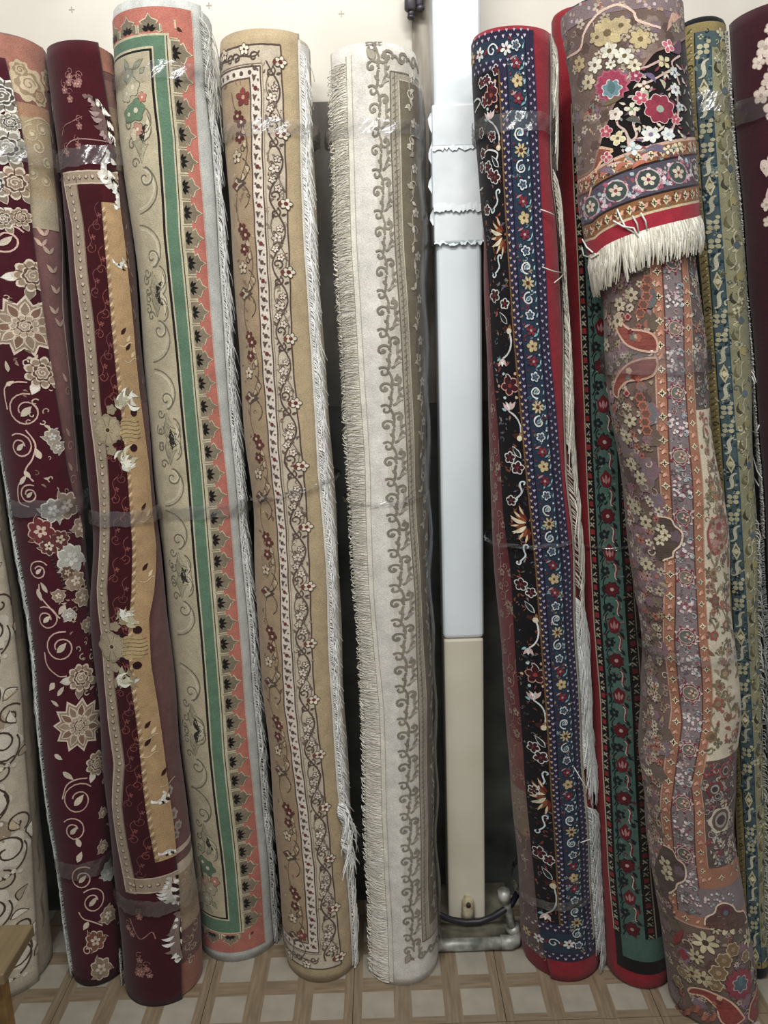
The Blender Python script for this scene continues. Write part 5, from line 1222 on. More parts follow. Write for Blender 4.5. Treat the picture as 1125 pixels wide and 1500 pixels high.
while z < z1:
    t = k % 4
    if t == 0: P.flower(W * .5, z, .016, 8, '541019', 'a08a80', 2, pw=.55, line='1a0d10', lw=.001)
    elif t == 2: P.poly([(W * .5, z + .02), (W * .74, z + .004), (W * .66, z - .014), (W * .5, z - .018), (W * .34, z - .014), (W * .26, z + .004)], '5c0f1a', 2); P.leaf(W * .5, z - .01, W * .5, z + .01, .006, '9a6a66', 3); P.leaf(W * .42, z - .008, W * .36, z + .006, .004, '9a6a66', 3); P.leaf(W * .58, z - .008, W * .64, z + .006, .004, '9a6a66', 3)
    else: P.dots(W * (.28 if t == 1 else .34), z, .010, 5, '14181c', '3c5a50', 2, rot=k); P.bez((W * .75, z - .02), (W * .5, z - .01), (W * .9, z + .006), (W * .6, z + .02), .006, '6a1a24', 2, taper=True); P.bez((W * .7, z - .018), (W * .52, z - .008), (W * .84, z + .006), (W * .62, z + .016), .002, 'a4a096', 3)
    P.bez((W * .1, z - .02), (W * .4, z + .0), (W * .0, z + .012), (W * .3, z + .026), .0022, '14181c', 2); P.leaf(W * .85, z + .012, W * .68, z + .026, .007, '161c1e', 2); P.leaf(W * .12, z + .004, W * .24, z - .012, .006, '161c1e', 2)
    z += .0385; k += 1
o_ = P.done(); o_['kind'] = 'stuff'
I_.tape(803, 4, h=.004, name='plastic_tie')

# ---------------------------------------------------------------- folded brown medallion carpet
def jb(th, z):
    return .0045 * np.sin(z * 17 + th * 1.6) * np.exp(-((z - .95) / .55) ** 2) + .0022 * np.sin(z * 34 + th * 3) * np.exp(-((z - .55) / .2) ** 2)
J = Roll('folded_medallion_carpet', 'brown mauve rolled carpet with a folded black floral flap and white hem fringe',
         [(830, 26), (848, 144), (856, 289), (868, 384), (882, 422), (887, 523), (894, 610), (911, 725), (921, 787), (931, 873), (940, 989), (937, 1076), (937, 1129), (947, 1244), (963, 1331), (973, 1418), (985, 1500)],
         [(985, 10), (994, 87), (1002, 173), (1012, 260), (1016, 379), (1028, 466), (1038, 552), (1044, 639), (1061, 750), (1067, 787), (1073, 873), (1079, 960), (1085, 1076), (1074, 1187), (1077, 1230), (1092, 1302), (1108, 1389), (1116, 1500)],
         (900, -14), (1050, 1514), ytop=-.25, bump=jb)
J.body('6d564c', h=0.0, capcol='6b1c24')
eL, eR = J.const(-2.6), J.const(2.6)
l0 = [(944, 300), (950, 370), (955, 437), (958, 512), (961, 590), (966, 700), (971, 790), (973, 850), (972, 940), (977, 1000), (982, 1040), (974, 1110), (968, 1180), (971, 1235)]
zl = zpx(J, 990, 1345)
j0 = J.edge(l0 + [(978, 1300), (984, 1345)]); 
j1 = J.edge([(x + 2, y) for x, y in l0] + [(980, 1300), (986, 1345)])
j2 = J.edge([(962, 300), (968, 370), (972, 437), (975, 512), (978, 590), (982, 700), (987, 790), (990, 873), (989, 940), (993, 1000), (999, 1060), (990, 1130), (984, 1187), (987, 1240), (990, 1300), (995, 1345)])
j3 = J.edge([(990, 300), (996, 370), (999, 437), (1002, 512), (1006, 590), (1012, 700), (1017, 787), (1020, 873), (1022, 940), (1028, 1000), (1030, 1060), (1020, 1110), (1012, 1150), (1017, 1187), (1024, 1300)])
j4 = J.edge([(1000, 300), (1004, 370), (1009, 437), (1014, 512), (1019, 590), (1026, 700), (1031, 787), (1034, 873), (1035, 940), (1042, 1000), (1043, 1060), (1034, 1110), (1026, 1150), (1031, 1187), (1038, 1280)])
zi = zpx(J, 1030, 1302); zm = zpx(J, 1050, 1270); ztop = J.zt - .004
P = Pat(J, 'border_bands', 0.0)
OR, MV = 'a06a50', '7d6e70'
P.band(j0, eR, zl, ztop, 'b9907c', 0); P.band(j1, eR, zl + .004, ztop, OR, 1); P.band(j2, eR, zl + .026, ztop, MV, 2)
P.band(j3, eR, zi, ztop, OR, 3); P.band(j4, eR, zm, ztop, '5d4c48', 4); P.band(j4, eR, zpx(J, 1040, 1115), zpx(J, 1030, 600), 'c8bba0', 5)
for e_, a_, c_ in ((j2, zl + .026, '5f382e'), (j3, zi, '5f382e'), (j4, zm, 'b08a6a')): P.line(e_, a_, ztop, .0022, c_, 6)
P.done()
P = Pat(J, 'border_motifs', 0.0012)
filler(P, j2, j3, zl + .03, ztop - .3, 520, ['9a8a8c', '6a5258', '8d9a98', 'a58a84', '7a4a54', 'bba8a4', '5f5a58'], .0052, 0, 7)
filler(P, j4, lambda z: j4(z) + .085, zpx(J, 1040, 1112), zpx(J, 1030, 605), 300, ['8a7a58', 'a5604c', '6d6a4c', 'a58a70', '7d5a4a', '9a4a44', '4f5a50'], .0085, 3, 8)
filler(P, j4, lambda z: j4(z) + .085, zm + .01, zpx(J, 1040, 1118), 170, ['9a8a80', '8a3440', 'b0a494', '6f7474', '7a6258', 'c0b49c'], .008, 2, 9)
filler(P, j4, lambda z: j4(z) + .06, zpx(J, 1020, 595), zpx(J, 1010, 380), 110, ['9a8a80', 'c0b49c', 'a5604c', '6f7474', 'b09a84'], .008, 2, 10)
def cross(s0, z, r, c='d9cba4', d='2a1e1a'):
    P.star(s0, z, r, c, 2, 4, .5); P.stroke([(s0 - r * .5, z), (s0 + r * .5, z)], r * .22, d, 3); P.stroke([(s0, z - r * .5), (s0, z + r * .5)], r * .22, d, 3)
for ea, eb, za, zb, r in ((j1, j2, zl + .04, zpx(J, 955, 375), .0085), (j3, j4, zi + .02, zpx(J, 1005, 375), .0070)):
    n = int((zb - za) / .0215)
    for k in range(n):
        z = za + k * .0215; s0 = float(ea(z) + eb(z)) / 2
        if k % 2: cross(s0, z, r)
        else: P.leaf(s0 - .004, z - .005, s0 + .003, z + .006, .005, 'd8a48c', 2); P.leaf(s0 + .004, z - .004, s0 + .001, z + .007, .004, 'c98468', 2); P.disc(s0 - .005, z + .005, .0018, 'b9a070', 2, 6)
n = int((zpx(J, 990, 385) - zi) / .058); 
for k in range(n + 1):
    z = zi + .015 + k * .058; a, b = float(j2(z)), float(j3(z)); s0 = (a + b) / 2; w_ = b - a
    if k % 2:
        P.scal(s0, z, w_ * .48, 'c0a59c', 2, 9, .2); P.scal(s0, z, w_ * .43, '7a3a40', 3, 9, .2); P.disc(s0, z, w_ * .34, 'b6a79c', 4, 14); P.disc(s0, z, w_ * .30, '62605a' if k % 4 == 1 else '7a7060', 5, 14); P.flower(s0 + w_ * .08, z, w_ * .2, 4, 'd0a890', '6a2a2a', 6, pw=.5); P.leaf(s0 - w_ * .22, z, s0, z, w_ * .14, '6d7a6a', 6)
        for q in range(9): aa = q * .7; P.disc(s0 + w_ * .45 * math.cos(aa), z + w_ * .52 * math.sin(aa), .0026, '8d2c40' if q % 2 else 'c9b4a8', 4, 6)
    else:
        for q in range(22): P.disc(s0 + random.uniform(-.44, .44) * w_, z + random.uniform(-.020, .020), random.uniform(.0024, .0036), random.choice(['d6c2c0', 'd0b0b4', 'cbb9b0', '8d4a5a', 'd9cfc8']), 2, 6)
        P.spiral(s0 + w_ * .32, z + .014, .006, .9, 0, 1, .002, '8fa5ac', 3); P.spiral(s0 + w_ * .3, z - .018, .006, .9, 2, -1, .002, '9fb2b4', 3)
o_ = P.done(); o_['kind'] = 'stuff'
# brown field with flowers, paisleys and medallion lobes
P = Pat(J, 'field_flowers', 0.0014)
P.clip = None
cols = ['ab9a80', '988563', 'b9a98f', '8a6c76', 'a5837a', '786c58', 'c4b8a0', 'a8604e']
rnd = random.Random(11)
for k in range(900):
    z = rnd.uniform(.02, zpx(J, 900, 380)); lim = float(j0(z)) - .004 if z > zl else .12; s0 = rnd.uniform(-.14, lim)
    q = rnd.random(); c = rnd.choice(cols)
    if z < zl and s0 > .16: continue
    if q < .3: P.scal(s0, z, rnd.uniform(.009, .020), rnd.choice(['5a443e', '7a6670', '68584e', '7d6a66', '655648', '82606a']), -3, 6, .25)
    elif q < .55: P.dots(s0, z, rnd.uniform(.005, .008), 5, c, '5a4438', -2, rot=k)
    elif q < .72: P.flower(s0, z, rnd.uniform(.006, .010), 6, c, '4a342c', -2, rot=k, pw=.5)
    elif q < .86: P.spiral(s0, z, rnd.uniform(.005, .010), .8, rnd.uniform(0, 6), rnd.choice([1, -1]), .0022, c, -2)
    else: P.leaf(s0, z, s0 + rnd.uniform(-.018, .018), z + rnd.uniform(-.018, .018), .007, c, -2, bend=.2)
def paisley(pts, fill, rim, inner, w=.004):
    P.pxp(pts, fill, 1); P.pxs(list(pts) + [pts[0]], w, rim, 2, sm=3); c = np.mean(np.array(pts), 0)
    for q in range(5): x, y = c[0] + rnd.uniform(-8, 8), c[1] + rnd.uniform(-10, 10); s0, z0 = P.px(x, y); P.scal(s0, z0, rnd.uniform(.004, .008), inner[q % len(inner)], 3, 5, .3)
PIN = ('6e2a26', '6f7568', 'a85a48', 'c0a080', '6e2a26')
for fl_, y0 in ((1, 520), (-1, 520)):
    f = lambda x, dy: (x, y0 - fl_ * dy)
    paisley([f(962, 4), f(963, 18), f(956, 30), f(940, 36), f(922, 38), f(910, 50), f(908, 62), f(902, 56), f(902, 44), f(908, 28), f(920, 14), f(940, 6)], '8a4338', 'c29a80', PIN)
    for q in range(5): x, y = f(938 + q * 4.5 * (1 if q < 3 else .6), 62 + q * 12); s0, z0 = P.px(x, y); P.scal(s0, z0, .010, 'b0644a', 2, 6, .3); P.scal(s0, z0, .007, '6e4a3c', 3, 6, .3)
    x, y = f(920, 56); s0, z0 = P.px(x, y); P.scal(s0, z0, .007, 'c08a80', 3, 4, .3); P.disc(s0, z0, .004, '8a2230', 4)
    x, y = f(950, 86); s0, z0 = P.px(x, y); P.disc(s0, z0, .014, '6b6a6c', 1, 12, rz=.022)
for (x, y) in ((925, 432), (908, 446), (925, 615), (920, 640), (922, 735), (968, 780), (965, 800), (945, 765), (948, 825), (930, 745), (905, 470), (890, 505), (938, 700), (925, 680)):
    k = J.k(x, y); s0, z0 = P.px(x, y); P.flower(s0, z0, 11 * k, 6, 'b7ab8c', '5a4034', 2, rot=x, pw=.55)
# lobe of the medallion pushing into the border
lobe = [(967, 756), (982, 760), (988, 770), (998, 778), (1000, 788), (996, 800), (987, 808), (985, 816), (973, 820), (965, 818), (955, 790)]
P.pxp(lobe, '54453c', 5); P.pxs([(962, 756)] + lobe[1:9] + [(972, 822)], .0032, 'd3b9a0', 6, sm=4); s0, z0 = P.px(990, 786); P.scal(s0, z0, .012, '6e5a60', 6, 5, .3)
for (x, y) in ((968, 775), (966, 792), (974, 784)): s0, z0 = P.px(x, y); P.flower(s0, z0, .011, 5, 'c9bd9a', '5a4034', 6, rot=y, pw=.6)
lob2 = [(971, 1237), (985, 1245), (992, 1258), (1002, 1266), (1005, 1280), (1002, 1290), (993, 1294), (990, 1302), (981, 1308), (970, 1304), (960, 1270)]
P.pxp(lob2, '54453c', 5); P.pxs(lob2[:9], .0032, 'd3b9a0', 6, sm=4); s0, z0 = P.px(995, 1276); P.scal(s0, z0, .012, '6e5a60', 6, 5, .3)
for (x, y) in ((975, 1265), (978, 1280)): s0, z0 = P.px(x, y); P.flower(s0, z0, .016, 5, 'b9ad8c', '5a4034', 6, rot=y, pw=.6)
lob3 = [(1032, 1354), (1034, 1343), (1046, 1336), (1050, 1326), (1060, 1322), (1072, 1326), (1078, 1334), (1088, 1334), (1094, 1346), (1090, 1352), (1062, 1362)]
P.pxp(lob3, '5d4038', 5); P.pxs(lob3[:10], .0034, 'd3b9a0', 6, sm=4); s0, z0 = P.px(1062, 1334); P.disc(s0, z0, .012, '63303e', 6, 12); P.disc(s0, z0 - .004, .006, '52686c', 7, 10)
# lower field
for (x, y, r, c) in ((1066, 1352, 20, 'cdc09a'), (1033, 1380, 19, 'c4b78f'), (1094, 1372, 14, 'bdb08a'), (1020, 1400, 12, 'b5a880'), (1048, 1360, 9, 'b5a880'), (1030, 1432, 14, 'b0a27c'), (1014, 1424, 12, 'a8996f'), (1078, 1412, 5, 'cdb9a8')):
    k = J.k(x, y); s0, z0 = P.px(x, y); P.flower(s0, z0, r * k, 7, c, '4d3a2c', 3, rot=x, pw=.42)
for (x, y, r) in ((1073, 1390, 12), (1060, 1406, 13), (1052, 1424, 14), (1091, 1400, 10), (1000, 1423, 9), (1048, 1442, 11), (994, 1438, 10), (1104, 1420, 8)):
    k = J.k(x, y); s0, z0 = P.px(x, y); P.scal(s0, z0, r * k, 'bba77c', 3, 6, .25); P.scal(s0, z0, r * k * .86, '7d6444', 4, 6, .25); P.disc(s0, z0, r * k * .3, '9d8660', 5, 7)
s0, z0 = P.px(1084, 1440); k = J.k(1084, 1440); P.star(s0, z0, 26 * k, '8a3440', 4, 13, .8); P.scal(s0, z0, 15 * k, 'b79a92', 5, 7, .35); P.scal(s0, z0, 13 * k, '4d5e68', 6, 7, .35); P.leaf(s0, z0 - 5 * k, s0, z0 + 16 * k, 9 * k, '4d6a70', 7)
paisley([(1090, 1490), (1078, 1474), (1066, 1464), (1050, 1456), (1030, 1448), (1012, 1446), (1010, 1454), (1030, 1458), (1048, 1474), (1056, 1495), (1072, 1502)], '8f3a30', 'cfa888', PIN)
paisley([(1095, 1490), (1098, 1470), (1105, 1455), (1114, 1440), (1120, 1470), (1112, 1500)], '8f3a30', 'cfa888', PIN)
for q in range(10): s0, z0 = P.px(992 + q * 6, 1478 + 6 * math.sin(q) + q); P.leaf(s0 - .008, z0 - .012, s0 + .006, z0 + .014, .010, 'a2604a' if q % 2 else '7d4a38', 3)
s0, z0 = P.px(985, 1362); P.leaf(s0, z0 - .03, s0 + .03, z0 + .02, .014, '8a2c34', 3); s0, z0 = P.px(1002, 1397); P.scal(s0, z0, .012, '8a2c34', 4, 4, .4); P.spiral(s0 + .008, z0 + .03, .018, .7, -1, 1, .003, 'a89c88', 4)
# ivory corner motifs at the right
for (x, y, r, c1_, c2_) in ((1040, 715, 8, '8a7850', 'b08a6a'), (1050, 770, 12, 'b08a80', '8a4a48'), (1056, 800, 9, 'a58a78', '7a4a40'), (1046, 840, 7, '9a7a58', '6d5a40'), (1048, 880, 10, '8a4a40', '6a5a48'), (1062, 915, 7, '8a5a48', 'a58a70'), (1044, 930, 8, '9a4a3c', '7a6a50'), (1058, 985, 9, '7a6a50', 'a08060'), (1050, 1030, 9, '9a5a48', '8a7a5a'), (1066, 1050, 7, 'a3604a', '7a6a50'), (1034, 660, 7, '9a7a60', '7a5a48'), (1044, 1080, 9, '8a6a48', '6a5a40')):
    k = J.k(x, y); s0, z0 = P.px(x, y); P.scal(s0, z0, r * k, c1_, 4, 5, .35, rot=y); P.scal(s0, z0, r * k * .55, c2_, 5, 5, .3); P.bez((s0, z0), (s0 + .016, z0 + .02), (s0 - .018, z0 + .03), (s0 + .004, z0 + .05), .0028, '8a7a58', 4); P.leaf(s0 + .006, z0 + .012, s0 + .016, z0 + .026, .006, '6d6a4c', 4)
paisley([(1036, 780), (1040, 765), (1050, 755), (1058, 762), (1062, 782), (1058, 800), (1048, 812), (1040, 800)], 'b08078', '9a5048', ('c9b49c', '9a5048'), .005)
# mauve-brown corner below the ivory
for (x, y, r, c) in ((1046, 1155, 13, '8a2c34'), (1062, 1128, 12, '9a4a48'), (1055, 1200, 22, 'c0b49c'), (1050, 1165, 9, 'b0a494')):
    k = J.k(x, y); s0, z0 = P.px(x, y); P.scal(s0, z0, r * k, c, 5, 6, .2); P.disc(s0, z0, r * k * .72, '5f4a44', 6, 12, rz=r * k * .8); P.disc(s0, z0, r * k * .5, '9a9488', 7, 12, rz=r * k * .58); P.disc(s0, z0, r * k * .36, '4a3a38', 8, 10)
for q in range(26): s0, z0 = P.px(1042 + rnd.uniform(0, 40), 1225 + rnd.uniform(0, 42)); P.leaf(s0, z0, s0 + rnd.uniform(-.012, .012), z0 + rnd.uniform(-.012, .012), .005, rnd.choice(['c4b99c', '9fa4a0', 'b0a08a', '6d5a60']), 5)
xs = np.linspace(1030, 1094, 12); 
za_, zb_ = zpx(J, 1040, 1302), zpx(J, 1040, 1284)
for q in range(4): s0 = float(j4(zb_)) + q * .026; cross(s0, (zi + zm) / 2, .008) if q % 2 else P.leaf(s0 - .004, (zi + zm) / 2 - .004, s0 + .004, (zi + zm) / 2 + .005, .005, 'd8a48c', 3)
for q in range(3): s0 = float(j0(zl)) + .012 + q * .024; cross(s0, zl + .015, .008) if q % 2 else P.leaf(s0 - .004, zl + .011, s0 + .004, zl + .020, .005, 'd8a48c', 3)
for q in range(40): s0, z0 = P.px(rnd.uniform(998, 1085), rnd.uniform(1308, 1328)); P.disc(s0, z0, .003, rnd.choice(['cbb4b4', '8f9ca0', 'b59a9a', 'd0c4bc']), 3, 6)
P.done()
# the fold at the top: a flap hanging over the front, slanted hem
fb = lambda q: zpx(J, 858, 378) + (zpx(J, 1026, 318) - zpx(J, 858, 378)) * max(0, (q - .14) / .72) ** .75 if q > .14 else zpx(J, 858, 378)
fL, fR = J.const(-1.62), J.const(1.62)
J.panel(fL, fR, 0, J.zt - .002, '16100f', h=.013, name='folded_flap', zf0=fb, thick=.010, nrow=60, ncol=56)
P = Pat(J, 'flap_pattern', .013)
FL = lambda s: (s / J.R0 + 1.62) / 3.24
def hem(s): return float(np.interp(FL(s), np.linspace(0, 1, 60), [fb(q) for q in np.linspace(0, 1, 60)]))
SS = np.linspace(-1.60 * J.R0, 1.60 * J.R0, 60); HE = np.array([hem(s) for s in SS])
def hb_(a, b, col, L):   # strip following the hem
    V = []; F = []; n_ = 4
    for i in range(n_ + 1): V.append(np.stack([SS, HE + a + (b - a) * i / n_], -1))
    for i in range(n_):
        for k in range(59): q = i * 60 + k; F.append((q, q + 1, q + 61, q + 60))
    P.put(np.concatenate(V), L, F, col)
hb_(.0, .026, 'a3162e', 1); hb_(.026, .030, 'c9b48a', 1); hb_(.030, .054, '8a5a2c', 1); hb_(.054, .058, '2a1c1a', 1); hb_(.058, .106, '4f4a58', 1); hb_(.106, .110, '2a1c1a', 1); hb_(.110, .132, '8a5a34', 1); hb_(.132, .137, 'c9a08a', 1)
zl_ = zpx(J, 930, 150)
he_ = lambda a: (lambda z: np.zeros_like(np.asarray(z, float)) + a)
for q in range(330):
    s0 = rnd.uniform(-.15, .15); h0 = hem(s0) + rnd.choice([rnd.uniform(.062, .102)] * 3 + [rnd.uniform(.034, .05), rnd.uniform(.113, .129)]); a_ = rnd.uniform(0, 6.28); P.leaf(s0, h0, s0 + .006 * math.cos(a_), h0 + .006 * math.sin(a_), .003, rnd.choice(['7a7484', '9a4a5a', '8fa0a0', '6a4a30', 'b9a8a0', '35303c']), 2, n=3)
for k in range(46):
    i = 3 + k * 1.2; s0 = float(np.interp(i, np.arange(60), SS)); h0 = float(np.interp(i, np.arange(60), HE))
    for off in (.042, .121):
        if k % 3 == 0: P.star(s0, h0 + off, .009, 'd3c49a', 3, 4, .5); P.stroke([(s0 - .004, h0 + off), (s0 + .004, h0 + off)], .0018, '2a3a2a', 4); P.stroke([(s0, h0 + off - .004), (s0, h0 + off + .004)], .0018, '2a3a2a', 4)
        elif k % 3 == 1: P.leaf(s0 - .003, h0 + off - .005, s0 + .003, h0 + off + .005, .006, 'd8977c', 3)
        else: P.scal(s0, h0 + off, .005, '6b3a20', 3, 5, .3)
    if k % 8 == 4: P.disc(s0, h0 + .082, .019, 'b9a8a0', 3, 14); P.disc(s0, h0 + .082, .0165, '3f4c48', 4, 14); P.flower(s0, h0 + .082, .011, 5, 'c9b9a0', '8a2a3a', 5)
    else:
        for q in range(5): P.disc(s0 + rnd.uniform(-.008, .008), h0 + .082 + rnd.uniform(-.019, .019), .0036, rnd.choice(['d6c2c8', '9a4a60', 'c9b9bc', '9fb4b8', 'b56a80']), 3, 6)
# brown upper part of the flap (faded side) above a wavy boundary
bd = [(850, 330), (862, 300), (875, 265), (884, 215), (900, 160), (915, 130), (935, 105), (952, 80), (975, 70), (992, 55)]
top_poly = [(838, 20), (850, 150), (856, 300)] 
e_bd = [J.sz(*p) for p in bd]; bs = np.array([a[0] for a in e_bd]); bzv = np.array([a[1] for a in e_bd])
V = []; F = []; S2 = np.linspace(-1.60 * J.R0, 1.60 * J.R0, 70); zlo = np.interp(S2, bs, bzv); zlo = np.maximum(zlo, np.interp(S2, SS, HE) + .14)
for i in range(13): V.append(np.stack([S2, zlo + (J.zt - .006 - zlo) * i / 12], -1))
for i in range(12):
    for k in range(69): q = i * 70 + k; F.append((q, q + 1, q + 71, q + 70))
P.put(np.concatenate(V), 2, F, '6a564c')
P.stroke(np.stack([S2, zlo], -1), .004, '8a6a5c', 3)
for k in range(420):
    s0 = rnd.uniform(-.15, .15); z0 = rnd.uniform(zpx(J, 860, 340), J.zt - .01)
    if z0 < np.interp(s0, S2, zlo) + .012: continue
    q = rnd.random()
    if q < .45: P.scal(s0, z0, rnd.uniform(.007, .014), rnd.choice(['5a4840', '75626a', '7d6a60', '57443c']), 3, 6, .25)
    elif q < .75: P.flower(s0, z0, rnd.uniform(.005, .009), 5, rnd.choice(['a89880', 'b5a690', '9a8a78']), '5d4a40', 4, rot=k)
    else: P.spiral(s0, z0, .007, .8, k, 1, .0018, rnd.choice(['a3907c', '8a5a50', '75808a']), 4)
# mauve border strip at the very top edge with pale arch
za, zb = zpx(J, 900, 22), J.zt - .006
P.band(lambda z: np.full_like(z, -.16), lambda z: np.full_like(z, .16), za, zb, '7d6a6c', 5); 
P.pxs([(842, 85), (858, 75), (864, 50), (880, 25), (905, 12), (925, 22), (932, 36), (960, 46)], .004, 'c9ab98', 7, sm=5)
for q in range(60): s0 = rnd.uniform(-.15, .15); P.disc(s0, rnd.uniform(za, zb), .0032, rnd.choice(['b9a4a8', 'a58a70', 'b5aaa4', '8a5a58']), 6, 6)
for (x, y, r, c, n_) in ((893, 52, 20, 'b3a070', 8), (910, 42, 13, 'ab9870', 8), (880, 58, 11, 'ab9870', 6), (935, 62, 14, 'b3a070', 7), (896, 78, 12, 'd3cfbc', 6), (915, 86, 12, 'd3cfbc', 6), (878, 98, 11, 'cdc8b4', 6), (898, 98, 7, 'd3cfbc', 6), (870, 122, 11, 'c2b694', 6), (928, 100, 9, 'cfc4a4', 6), (858, 95, 11, 'b3a070', 6)):
    k = J.k(x, y); s0, z0 = P.px(x, y); P.flower(s0, z0, r * k, n_, c, '6a5838', 6, rot=x, pw=.6, line='5d4c38', lw=.001)
s0, z0 = P.px(899, 128); k = J.k(899, 128); P.star(s0, z0, 24 * k, 'a8546a', 6, 13, .8); P.star(s0, z0, 20 * k, '96324c', 7, 13, .85); P.scal(s0, z0 - 5 * k, 14 * k, 'c9c4c0', 8, 7, .35); P.scal(s0, z0 - 5 * k, 12.5 * k, '5d8088', 9, 7, .35); P.leaf(s0, z0 - 12 * k, s0, z0 + 8 * k, 10 * k, '4a6a6c', 10); P.leaf(s0 - 14 * k, z0 - 24 * k, s0 + 14 * k, z0 - 18 * k, 8 * k, '6b5a40', 8)
paisley([(896, 160), (888, 150), (876, 145), (862, 146), (852, 158), (850, 175), (858, 165), (866, 172), (872, 190), (878, 198), (882, 180)], '8f4a3c', 'cfa888', PIN)
paisley([(902, 222), (888, 218), (874, 222), (864, 240), (858, 268), (853, 300), (856, 318), (866, 312), (872, 290), (878, 262), (886, 240)], '8f4a3c', 'cfa07c', PIN)
# vivid flowers on the black pile
for (x, y, r, n_, c, ce, ln) in ((961, 163, 20, 8, '8f2a40', '8fa08c', 'd9b9b8'), (950, 200, 12, 6, 'd9dad2', '8a7a9a', None), (972, 200, 10, 6, 'd6d9d4', '9ab0b8', None), (936, 147, 9, 5, 'b3485c', 'd9c0b8', 'd9c0b8'), (981, 178, 7, 5, 'b3485c', 'd9c0b8', 'd9c0b8'), (925, 163, 9, 4, 'c9c4a8', '6a7a60', None), (908, 205, 9, 4, 'c9b98a', '6a5a40', 'd9d0b0'), (893, 195, 8, 5, 'b04a58', 'd9b0a8', 'd0a8a4'), (894, 232, 7, 4, 'b0485a', 'd9c0b8', 'd9c0b8'), (965, 95, 10, 4, 'cbbf92', '7a6a44', None), (970, 72, 9, 4, 'c0586a', 'e0c4c0', 'e0c4c0'), (978, 110, 8, 5, 'c3cccc', '5a6a78', None), (980, 135, 9, 6, 'd3d6d0', '7a6a88', None), (940, 130, 8, 4, 'cdb9a4', '6a4a44', None), (985, 218, 8, 4, 'd6c9a0', '8a7a50', None), (972, 222, 7, 4, 'd6c9a0', '8a7a50', None), (930, 115, 8, 5, '8a3450', 'c9a8a0', 'b9908c'), (986, 160, 7, 5, 'bfc6c6', '5a6a78', None), (905, 170, 8, 5, 'c9c0b0', '8a4a58', 'd9d0c0'), (928, 220, 10, 4, 'c9d6d2', '9ab0b8', None)):
    k = J.k(x, y); s0, z0 = P.px(x, y); P.flower(s0, z0, r * k, n_, c, ce, 5, rot=x * .1, pw=.66, line=ln, lw=.0014)
for pts in ([(905, 165), (908, 185), (918, 195), (922, 215), (920, 235)], [(930, 160), (928, 185), (932, 200), (925, 210)], [(935, 128), (950, 122), (965, 112), (978, 104)], [(920, 212), (938, 205), (955, 208)], [(915, 122), (930, 108), (948, 100), (962, 92)], [(975, 205), (978, 190), (984, 170), (982, 140)], [(895, 245), (910, 240), (930, 242), (948, 232)], [(985, 85), (975, 95), (980, 112), (985, 128)]):
    P.pxs(pts, .0034, 'c9a89c', 4, sm=4)
for (x0, y0, x1, y1, w_, c) in ((942, 222, 976, 232, 9, '6d6478'), (935, 135, 946, 150, 6, '9aa48a'), (918, 178, 938, 185, 8, '5d5a54'), (940, 112, 955, 126, 6, '6a5a78'), (960, 120, 966, 135, 5, 'a8a488'), (985, 62, 970, 78, 12, '5a3a50'), (968, 50, 990, 32, 10, 'c99a84'), (885, 252, 905, 258, 8, '6d6478'), (905, 255, 925, 240, 6, 'b5664c'), (886, 262, 900, 250, 6, 'b5664c'), (926, 250, 950, 240, 6, 'b5664c'), (945, 240, 948, 225, 5, 'c9a8a0')):
    a = P.px(x0, y0); b = P.px(x1, y1); P.leaf(a[0], a[1], b[0], b[1], w_ * .00137, c, 5, bend=.2)
for k in range(220):
    s0 = rnd.uniform(-.05, .14); z0 = rnd.uniform(zpx(J, 930, 245), zpx(J, 960, 95))
    if z0 > np.interp(s0, S2, zlo) - .01: continue
    P.leaf(s0, z0, s0 + rnd.uniform(-.012, .012), z0 + rnd.uniform(-.012, .012), .004, rnd.choice(['b9a8a0', '8a3a4c', '7d8a84', 'c9bda4', '5d4a60']), 4)
P.done()
# hem fringe of the flap: knotted tassels hanging straight
V, F, K = [], [], []
for k in range(420):
    f = k / 419; s0 = -1.5 * J.R0 + f * 3.0 * J.R0 + random.uniform(-.001, .001); z = hem(s0); L_ = random.uniform(.045, .068) * (1.15 if f < .3 else .95); sl = (.45 if f < .28 else .05) + random.uniform(-.12, .12)
    g = int(k / 5) % 5 - 2
    pts = [(s0 + sl * L_ * (-.6) * t * t + .0016 * g * t, z + .002 - L_ * t, .013 + .006 * math.sin(t * 3) + random.uniform(-.001, .001)) for t in np.linspace(0, 1, 6)]
    Q = J.surf([p[0] for p in pts], [p[1] for p in pts], [p[2] for p in pts]); v, f_ = tube_vf(Q, [.0015, .0017, .0016, .0015, .0014, .0009], 4, False); b = len(V); V.extend(v); F.extend(tuple(b + q for q in x) for x in f_); K.extend([CP(random.choice(('ded9c8', 'cfc9b6', 'c0b9a4', 'e8e4d6')))] * len(v))
o_ = new_mesh('hem_fringe', V, F, THREAD, J.root, True, K); o_['kind'] = 'stuff'
strands(J, [([(909, 308), (914, 322), (920, 335), (934, 345)], .016), ([(928, 318), (934, 330), (936, 342)], .017), ([(938, 314), (944, 326), (946, 338)], .018), ([(866, 350), (872, 362), (880, 370)], .017), ([(905, 325), (918, 334), (930, 336), (936, 350)], .018), ([(858, 362), (866, 374), (880, 378), (888, 372)], .018)], name='loose_threads', rad=.0016)
J.tape(530, 34, h=.008); J.tape(965, 14, h=.009, tilt=-.004)

